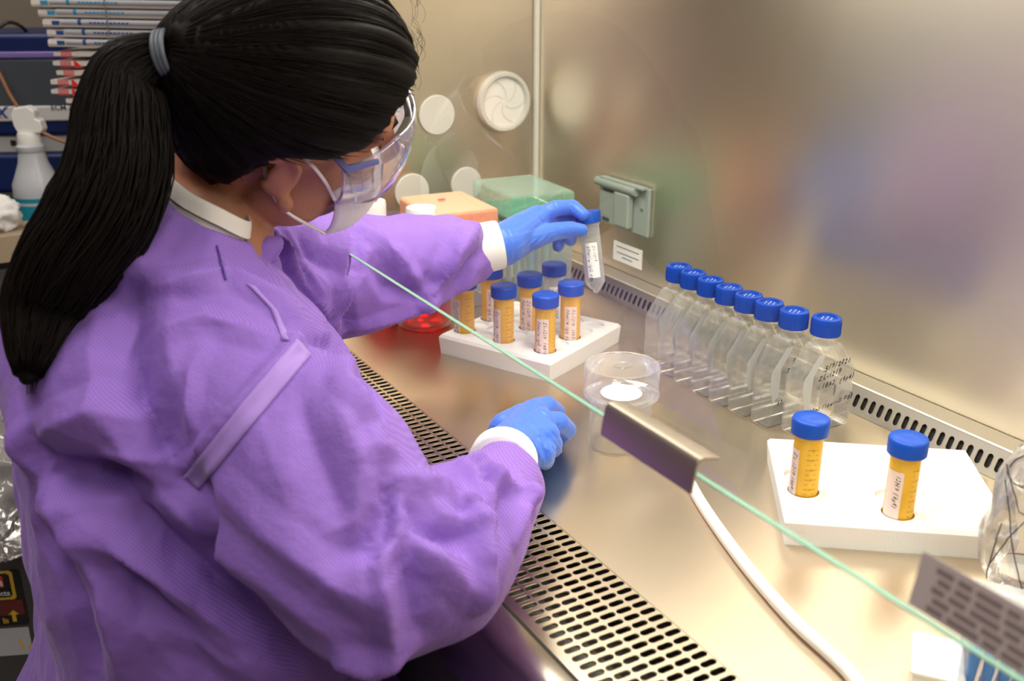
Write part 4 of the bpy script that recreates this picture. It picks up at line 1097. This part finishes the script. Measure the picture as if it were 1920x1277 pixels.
# --- hair
def hairline(y):
    ks = [(-.20, -.080), (-.09, -.090), (-.055, -.055), (-.025, .010), (.0, .026), (.02, .026), (.045, .026), (.07, .034), (.092, .060), (.2, .12)]
    for (a, p), (c, q) in zip(ks, ks[1:]):
        if a <= y <= c: return p+(q-p)*(y-a)/(c-a)
    return 0
hc = Vector((0, .013, .052)); hr3 = Vector((.0885, .1080, .1010)); tie = Vector((.030, -.094, .090))
def hair_pt(d, off=0):
    d = d.normalized(); k = 1/math.sqrt((d.x/hr3.x)**2+(d.y/hr3.y)**2+(d.z/hr3.z)**2)
    tdir = (tie-hc).normalized(); c = max(0, d.dot(tdir)); k += .022*c**14+.024*max(0, d.dot(Vector((0, -.62, -.78))))**3
    return hc+d*(k+off)
hm = MB(); vs = []; fs = []; nu, nv = 120, 72
for j in range(nv+1):
    t = PI*j/nv
    for i in range(nu):
        a = 2*PI*i/nu; d = Vector((math.sin(t)*math.cos(a), math.sin(t)*math.sin(a), math.cos(t)))
        tdir = (tie-hc).normalized(); ax1 = tdir.cross(Vector((0, 0, 1))).normalized(); ax2 = tdir.cross(ax1)
        ang = math.atan2(d.dot(ax1), d.dot(ax2)); g_ = .0014*math.sin(ang*23)+.0010*math.sin(ang*57+2)+.0012*noise.noise(Vector((ang*7, 0, d.dot(tdir)*2)))
        p = hair_pt(d, g_); zl = hairline(p.y); s = (p.z-zl)/.016
        if s < 1:
            k = max(0, s) if s > 0 else 0
            q = hc+(p-hc)*(.86+.14*math.sqrt(max(0, min(1, k)))); q.z = max(q.z, zl-.004) if s < 0 else q.z
            p = q
        vs.append(Hd(*p))
for j in range(nv):
    for i in range(nu): fs.append((j*nu+i, (j+1)*nu+i, (j+1)*nu+(i+1) % nu, j*nu+(i+1) % nu))
hm.add(vs, fs); hair = adopt(hm.obj('hair', M_hair, angle=180)); hair['label'] = 'long black hair combed back into a ponytail'
sm = MB(); tdir = (tie-hc).normalized()
cnt = 0
while cnt < 1500:
    d = Vector((random.gauss(0, 1), random.gauss(0, 1), random.gauss(0, 1))).normalized()
    p = hair_pt(d)
    if p.z < hairline(p.y)+.002 or d.dot(tdir) > .9: continue
    cnt += 1; pts = []; off = random.uniform(.0000, .0016); ang = d.angle(tdir); N = 12; t1 = random.uniform(.6, .97); wob = random.uniform(-.05, .05)
    side = d.cross(tdir).normalized()
    for k in range(N):
        s = t1*k/(N-1); dd = (d*math.sin((1-s)*ang)+tdir*math.sin(s*ang))/math.sin(ang)+side*wob*math.sin(PI*s)
        pts.append(Hd(*hair_pt(dd, off*math.sin(PI*min(1, s+.1)))))
    sm.tube(pts, [.00042*(1 if 0 < k < N-1 else .4) for k in range(N)], 3)
for q in range(24):                                        # loose flyaways over the brow
    y0, x0 = random.uniform(-30, 120), 775+random.uniform(-12, 8); D0 = .94+random.uniform(-.015, .015)
    ln = random.uniform(30, 60); a = 0; cv = random.uniform(6, 20)
    pts = [P(x0+cv*math.sin(PI*s*.8), y0+ln*s, D0) for s in [k/8 for k in range(9)]]
    sm.tube(pts, .00016, 3)
so_ = sm.obj('hair_strands', M_strand, None, angle=180); so_.parent = hair
tw = Hd(*tie)
# ponytail: follows the back of the gown
pl_ = [(318, 100, None, .013), (280, 106, -.06, .019), (240, 140, -.15, .029), (228, 220, -.35, .038), (222, 310, -.58, .042), (190, 400, -.82, .044), (130, 490, None, .040), (85, 570, None, .034), (65, 640, None, .024), (52, 705, None, .011)]
cps = []
for x, y, D, r in pl_:
    if y < 104: cps.append((tw, r)); continue
    if D is not None:
        h = gcast(110, 600); De = (h[0]-CAM).dot(FW)-.022; D0_ = (tw-CAM).dot(FW); D = D0_+(De-D0_)*(-D)
    else:
        h = gcast(x+30, max(y, 570)); D = ((h[0]-CAM).dot(FW)-r*.55) if h else .80
    h = gcast(x, y)
    if h: D = min(D, (h[0]-CAM).dot(FW)-r*.55)
    cps.append((P(x, y, D), r))
dd_ = [(c-CAM).dot(FW) for c, r in cps]
for _ in range(3):
    dd_ = [dd_[0]]+[min(dd_[i], (dd_[i-1]+2*dd_[i]+dd_[i+1])/4) if i > 4 else (dd_[i-1]+2*dd_[i]+dd_[i+1])/4 for i in range(1, len(dd_)-1)]+[dd_[-1]]
cps = [(CAM+(c-CAM)*(dn/(c-CAM).dot(FW)), r) for (c, r), dn in zip(cps, dd_)]
pc = spline([c for c, r in cps], 6); pr_ = []
for i in range(len(cps)-1):
    for k in range(6): pr_.append(cps[i][1]+(cps[i+1][1]-cps[i][1])*k/6)
pr_.append(cps[-1][1])
m = MB()
m.chain([(p, r*.80) for p, r in zip(pc[::2], pr_[::2])], 18)
pony = adopt(link('ponytail', fuse(m, .004, 6), M_hair, None, angle=180)); pony.parent = hair; pony.matrix_parent_inverse = Matrix.Identity(4)
sm = MB()
for q in range(1500):
    a0 = random.uniform(0, 2*PI); rr = math.sqrt(random.uniform(.45, 1.0))*.98; tw_ = random.uniform(-.7, .7); n1 = random.randint(0, 12); n2 = random.randint(len(pc)-14, len(pc)-1)
    if q % 3 == 0: n2 = len(pc)-1
    pts = []; prev = None
    for i in range(n1, n2+1, 2):
        p = pc[i]; d = (pc[min(i+1, len(pc)-1)]-pc[max(i-1, 0)]).normalized(); a = FW.cross(d).normalized(); b_ = d.cross(a)
        r = pr_[i]*rr*(1+.06*noise.noise(Vector((q*1.3, i*.15, 0)))); an = a0+tw_*i/len(pc)+.25*noise.noise(Vector((q*.7, i*.08, 5)))
        pts.append(p+(a*math.cos(an)+b_*math.sin(an))*r)
    if len(pts) > 2: sm.tube(pts, [.0009*(1 if 0 < k < len(pts)-1 else .3) for k in range(len(pts))], 3)
for q in range(26):
    x0, y0 = random.uniform(40, 120), random.uniform(560, 680); D0 = (cps[-2][0]-CAM).dot(FW)
    pts = [P(x0-(x0-55)*.5*s+random.uniform(-2, 2), y0+70*s, D0-.004) for s in [k/6 for k in range(7)]]
    sm.tube(pts, .0004, 3)
so_ = sm.obj('ponytail_strands', M_strand, None, angle=180); so_.parent = pony
m = MB(); dT = (pc[3]-pc[0]).normalized(); a = dT.cross(Vector((0, 0, 1))).normalized(); b_ = dT.cross(a)
for q in range(3):
    cq = tw+dT*(.002+.0034*q); pts = [cq+(a*math.cos(t)+b_*math.sin(t))*.0168 for t in [2*PI*k/24 for k in range(25)]]; m.tube(pts, .0022, 8)
o = m.obj('hair_tie', M_tie); o.parent = hair

# --- goggles, mask, collar
def gl_pt(th, z, ex=0): return Hd((.0825+ex)*math.sin(th), .010+(.1130+ex)*math.cos(th)-.10*max(0, z)*0, z)
m = MB(); vs = []; fs = []; nt_, nz = 44, 8; TH = 1.22
for i in range(nt_+1):
    th = -TH+2*TH*i/nt_; hz = .036-.018*max(0, abs(th)-.7)/.52; lz = -.034+.010*max(0, abs(th)-.8)/.42
    nb = .020*math.exp(-(th/.22)**2)
    for j in range(nz+1):
        z = lz+nb+(hz-lz-nb)*j/nz; vs.append(gl_pt(th, z, .006*math.sin(PI*j/nz)))
for i in range(nt_):
    for j in range(nz): fs.append((i*(nz+1)+j, (i+1)*(nz+1)+j, (i+1)*(nz+1)+j+1, i*(nz+1)+j+1))
m.add(vs, fs); gog = m.obj('goggles', M_gog, None, angle=180); adopt(gog); gog['label'] = 'clear wraparound safety goggles'
m = MB()
for z_ in (0, nz): m.tube([vs[i*(nz+1)+z_] for i in range(nt_+1)], .0014, 8)
for s in (0, nt_): m.tube([vs[s*(nz+1)+j] for j in range(nz+1)], .0014, 8)
for q in range(4):
    th = .72+q*.12; m.tube([gl_pt(th, -.024+.003*q), gl_pt(th+.08, .010)], .0011, 6); m.tube([gl_pt(-th, -.024+.003*q), gl_pt(-th-.08, .010)], .0011, 6)
o = m.obj('goggle_rim', M_gog, None); o.parent = gog
for s in (-1, 1):
    m = MB(); m.tube([gl_pt(s*.90, .020, .002), gl_pt(s*1.20, .020, .002), Hd(s*.074, .040, .030), Hd(s*.066, .010, .040)], [.0020, .0030, .0024, .002], 8, squash=1.4)
    o = m.obj('temple_arm', M_gogf, None); o.parent = gog
m = MB(); vs = []; fs = []; ni, nj = 30, 20
for i in range(ni+1):
    th = -1.30+2.6*i/ni
    for j in range(nj+1):
        ph = -1.05+2.0*j/nj; w_ = math.cos(ph*.75)
        rx, ry = .0655, .0760
        y = .030+ry*math.cos(th)*w_; x = rx*math.sin(th)*(.62+.38*w_); z = -.056+.048*math.sin(ph)*(1-.28*(th/1.3)**2)
        z += .012*(1-abs(th)/1.3)*(ph > 0)*ph+.0012*math.sin(j*1.9)*(1-abs(th)/1.3); vs.append(Hd(x, y+.004, z))
for i in range(ni):
    for j in range(nj): fs.append((i*(nj+1)+j, (i+1)*(nj+1)+j, (i+1)*(nj+1)+j+1, i*(nj+1)+j+1))
m.add(vs, fs); mask = m.obj('face_mask', M_mask, None, angle=180); adopt(mask); mo = mask.modifiers.new('t', 'SOLIDIFY'); mo.thickness = .0015
i0 = [vs[ni*(nj+1)+nj-3], vs[ni*(nj+1)+2]]; j0 = [vs[nj-3], vs[2]]
for s, e in ((1, i0), (-1, j0)):
    m = MB(); m.tube(spline([e[0], Hd(s*.076, .034, .004), Hd(s*.075, .012, .028), Hd(s*.060, -.012, .020), Hd(s*.060, -.014, -.004), Hd(s*.064, -.006, -.026), Hd(s*.071, .010, -.044), e[1]], 6), .0016, 8); o = m.obj('ear_loop', M_cuff, None); o.parent = mask
q_ = spline([lp[-1]]+lp+[lp[0], lp[1]], 6)[6:6*(len(lp)+1)+1]
m = MB(); vs = []; fs = []
for p in q_[:-1]:
    o_ = (p-cm); o_ -= axn*o_.dot(axn); o_.normalize()
    for a_, b_ in ((.0, .0), (-.003, .008), (-.006, .0135), (-.0078, .0140), (-.006, .008), (-.003, -.012)): vs.append(p+o_*(a_+.003)+axn*(b_-.006))
N_ = len(q_)-1
for i in range(N_):
    for j in range(5): fs.append((i*6+j, ((i+1) % N_)*6+j, ((i+1) % N_)*6+j+1, i*6+j+1))
m.add(vs, fs); o = m.obj('collar', M_shirt, None, angle=180); adopt(o); o['label'] = 'white undershirt collar'

# --- cuffs and gloves
def frame_tube(name, a, b, ra, rb, mat, ridges=0, sq=1):
    a, b = Vector(a), Vector(b); N = 12; pts = [a+(b-a)*k/N for k in range(N+1)]; rr = [ra+(rb-ra)*k/N for k in range(N+1)]; rr[0] *= .9; rr[-1] *= .97
    m = MB().tube(pts, rr, 32, squash=sq); o = m.obj(name, mat, None, angle=60); adopt(o); return o
frame_tube('knit_cuff', P(938, 876, .998), P(946, 859, 1.021), .0345, .0345, M_cuff)
frame_tube('knit_cuff', P(868, 474, 1.298), P(938, 458, 1.306), .0335, .0318, M_cuff)
g = MB()                                                   # right hand: loose fist, palm down
wr = (W(962, 838, .043), .0275)
kn = [(W(1000, 778, .046), .0175), (W(1014, 795, .048), .0175), (W(1020, 818, .045), .0170), (W(1012, 848, .036), .0170)]
g.chain([(P(948, 856, 1.024), .0312), wr], 20)
for k_ in kn: g.chain([wr, (wr[0].lerp(k_[0], .55), .0215), k_], 18)
for a_, b_ in zip(kn, kn[1:]): g.chain([(a_[0], .0155), (b_[0], .0150)], 14)
g.chain([(W(950, 808, .036), .021), (W(985, 785, .036), .0185)], 14); g.chain([(W(990, 800, .036), .018), (W(1000, 830, .030), .016)], 14)
glove_r = MB(); glove_r.v, glove_r.f = list(g.v), list(g.f)
glove_r.chain([(W(1000, 778, .046), .0135), (W(1026, 762, .043), .0120), (W(1043, 772, .028), .0108), (W(1036, 787, .012), .0095)], 14)
glove_r.chain([(W(1014, 795, .048), .0135), (W(1046, 792, .044), .0122), (W(1062, 806, .028), .0112), (W(1050, 820, .013), .0098)], 14)
glove_r.chain([(W(1018, 822, .043), .0135), (W(1034, 832, .036), .0120), (W(1036, 842, .020), .0100), (W(1024, 842, .010), .0092)], 14)
glove_r.chain([(W(1012, 848, .036), .0125), (W(1022, 860, .028), .0105), (W(1022, 866, .016), .0090), (W(1012, 864, .0095), .0082)], 14)
glove_r.chain([(W(958, 812, .030), .0175), (W(985, 778, .022), .0140), (W(1010, 762, .016), .0115), (W(1026, 764, .0125), .0100)], 14)
def glove(name, mb_, folds, lab):
    me = fuse(mb_, .0013, 7, .5); n_ = len(me.vertices); c_ = np.empty(n_*3); me.vertices.foreach_get('co', c_); c_ = c_.reshape(-1, 3)
    nn = np.empty(n_*3); me.vertices.foreach_get('normal', nn); nn = nn.reshape(-1, 3)
    bv_ = BVHTree.FromPolygons([tuple(c) for c in c_], [tuple(p.vertices) for p in me.polygons]); dd = np.zeros(n_)
    for pts, wd, am in folds:
        best = np.full(n_, 1e9); q = []
        for a, b in zip(pts, pts[1:]):
            for k in range(10): q.append((a[0]+(b[0]-a[0])*k/10, a[1]+(b[1]-a[1])*k/10))
        for i, (x, y) in enumerate(q):
            h = bv_.ray_cast(CAM, ray(x, y).normalized())
            if h[0] is None: continue
            best = np.minimum(best, np.sqrt(((c_-np.array(h[0]))**2).sum(1))+.0012*(1-math.sin(PI*i/len(q))))
        dd += am*np.clip(1-best/wd, 0, 1)**1.3
    c_ = c_+nn*dd[:, None]; c_[:, 2] = np.maximum(c_[:, 2], .0012) if lab.startswith('right') else c_[:, 2]
    me.vertices.foreach_set('co', c_.reshape(-1)); me.update(); o = link_p(name, me, M_glove, angle=180); o['label'] = lab; return o
fr_ = []
for k in range(9):
    x0 = 925+k*11; fr_.append(([(x0, 792-k*2+abs(k-3)*2), (x0+26, 812+k*1.5), (x0+42, 845+k), (x0+48-k, 868)], .0032, -.0016 if k % 2 else .0014))
fr_ += [([(1008, 765), (1030, 785), (1048, 800)], .003, -.0022), ([(1030, 805), (1044, 822)], .003, -.0018), ([(1010, 850), (1022, 868)], .003, .0014), ([(900, 815), (940, 820), (970, 842)], .003, -.0016), ([(905, 805), (950, 812), (985, 850)], .003, .0016)]
glove('glove', glove_r, fr_, 'right blue nitrile glove, loose fist on the steel')
g = MB()                                                   # left hand: thumb and index pinch the tube cap
wl = (P(945, 458, 1.308), .0285)
g.chain([(P(930, 460, 1.303), .0285), wl], 20)
kl = [(P(1008, 408, 1.352), .0170), (P(1022, 418, 1.372), .0165), (P(1018, 428, 1.392), .0155), (P(1006, 438, 1.405), .0140)]
for k_ in kl: g.chain([wl, (wl[0].lerp(k_[0], .55), .0225), k_], 18)
for a_, b_ in zip(kl, kl[1:]): g.chain([(a_[0], .0150), (b_[0], .0145)], 14)
g.chain([(P(1008, 408, 1.352), .0125), (P(1040, 391, 1.358), .0112), (P(1074, 388, 1.368), .0100), (P(1092, 402, 1.362), .0088)], 14)
g.chain([(P(1022, 418, 1.372), .0125), (P(1056, 404, 1.392), .0110), (P(1088, 404, 1.404), .0098), (P(1105, 418, 1.402), .0088)], 14)
g.chain([(P(1018, 428, 1.392), .0120), (P(1050, 424, 1.410), .0105), (P(1072, 436, 1.404), .0096), (P(1070, 450, 1.392), .0088)], 14)
g.chain([(P(1006, 438, 1.405), .0110), (P(1034, 440, 1.418), .0094), (P(1050, 452, 1.410), .0086), (P(1046, 462, 1.400), .0080)], 14)
g.chain([(P(965, 452, 1.318), .0190), (P(1000, 446, 1.330), .0160), (P(1040, 434, 1.344), .0122), (P(1070, 430, 1.352), .0110), (P(1090, 432, 1.358), .0092)], 14)
fl_ = [([(1008, 402), (1022, 425)], .003, -.0016), ([(1040, 380), (1046, 398)], .003, -.0012), ([(1068, 378), (1076, 396)], .003, -.0014), ([(945, 432), (960, 455), (958, 490)], .004, .0018), ([(952, 432), (966, 458), (966, 488)], .004, -.0016)]
for k in range(6): fl_.append(([(968+k*10, 470-k*3), (990+k*9, 452-k*3)], .0026, -.0011 if k % 2 else .0010))
fl_ += [([(1048, 424), (1056, 440)], .0026, -.0012), ([(1066, 424), (1070, 440)], .0026, -.0010)]
glove('glove', g, fl_, 'left blue nitrile glove pinching a tube cap')

# --- legs, shoes and stool under the gown
for s in (-1, 1):
    x = -.93+s*.15
    m = MB().chain([(Vector((x, .40, -.38)), .066), (Vector((x, .40, -.52)), .060), (Vector((x, .40, -.655)), .052)], 20); adopt(link('trouser_leg', fuse(m, .006, 3), M_trous, None, angle=180))
    m = MB().chain([(Vector((x, .385, -.708)), .036), (Vector((x, .46, -.716)), .033), (Vector((x, .53, -.722)), .027)], 18); m.box((x, .455, -.742), (.075, .22, .014)); adopt(link('shoe', fuse(m, .004, 3), M_shoe, None, angle=180))
t = thing('lab_stool', 'round black laboratory stool hidden under the purple gown', 'stool', (-.93, .02, -.75))
MB().lathe([(.0001, .195), (.10, .195), (.16, .205), (.165, .22), (.155, .235), (.0001, .238)], 40).obj('seat', M_black, t)
MB().lathe([(.024, .06), (.024, .178)], 20).obj('column', M_bright, t)
for k in range(5):
    a = 2*PI*k/5; MB().tube([(0, 0, .075), (.20*math.cos(a), .20*math.sin(a), .055), (.235*math.cos(a), .235*math.sin(a), .04)], [.018, .013, .011], 10).obj('leg', M_bright, t)
    MB().lathe([(.0001, 0), (.014, .002), (.020, .012), (.020, .030), (.010, .040), (.0001, .042)], 14, Matrix.Translation((.235*math.cos(a), .235*math.sin(a), 0))).obj('caster', M_black, t)
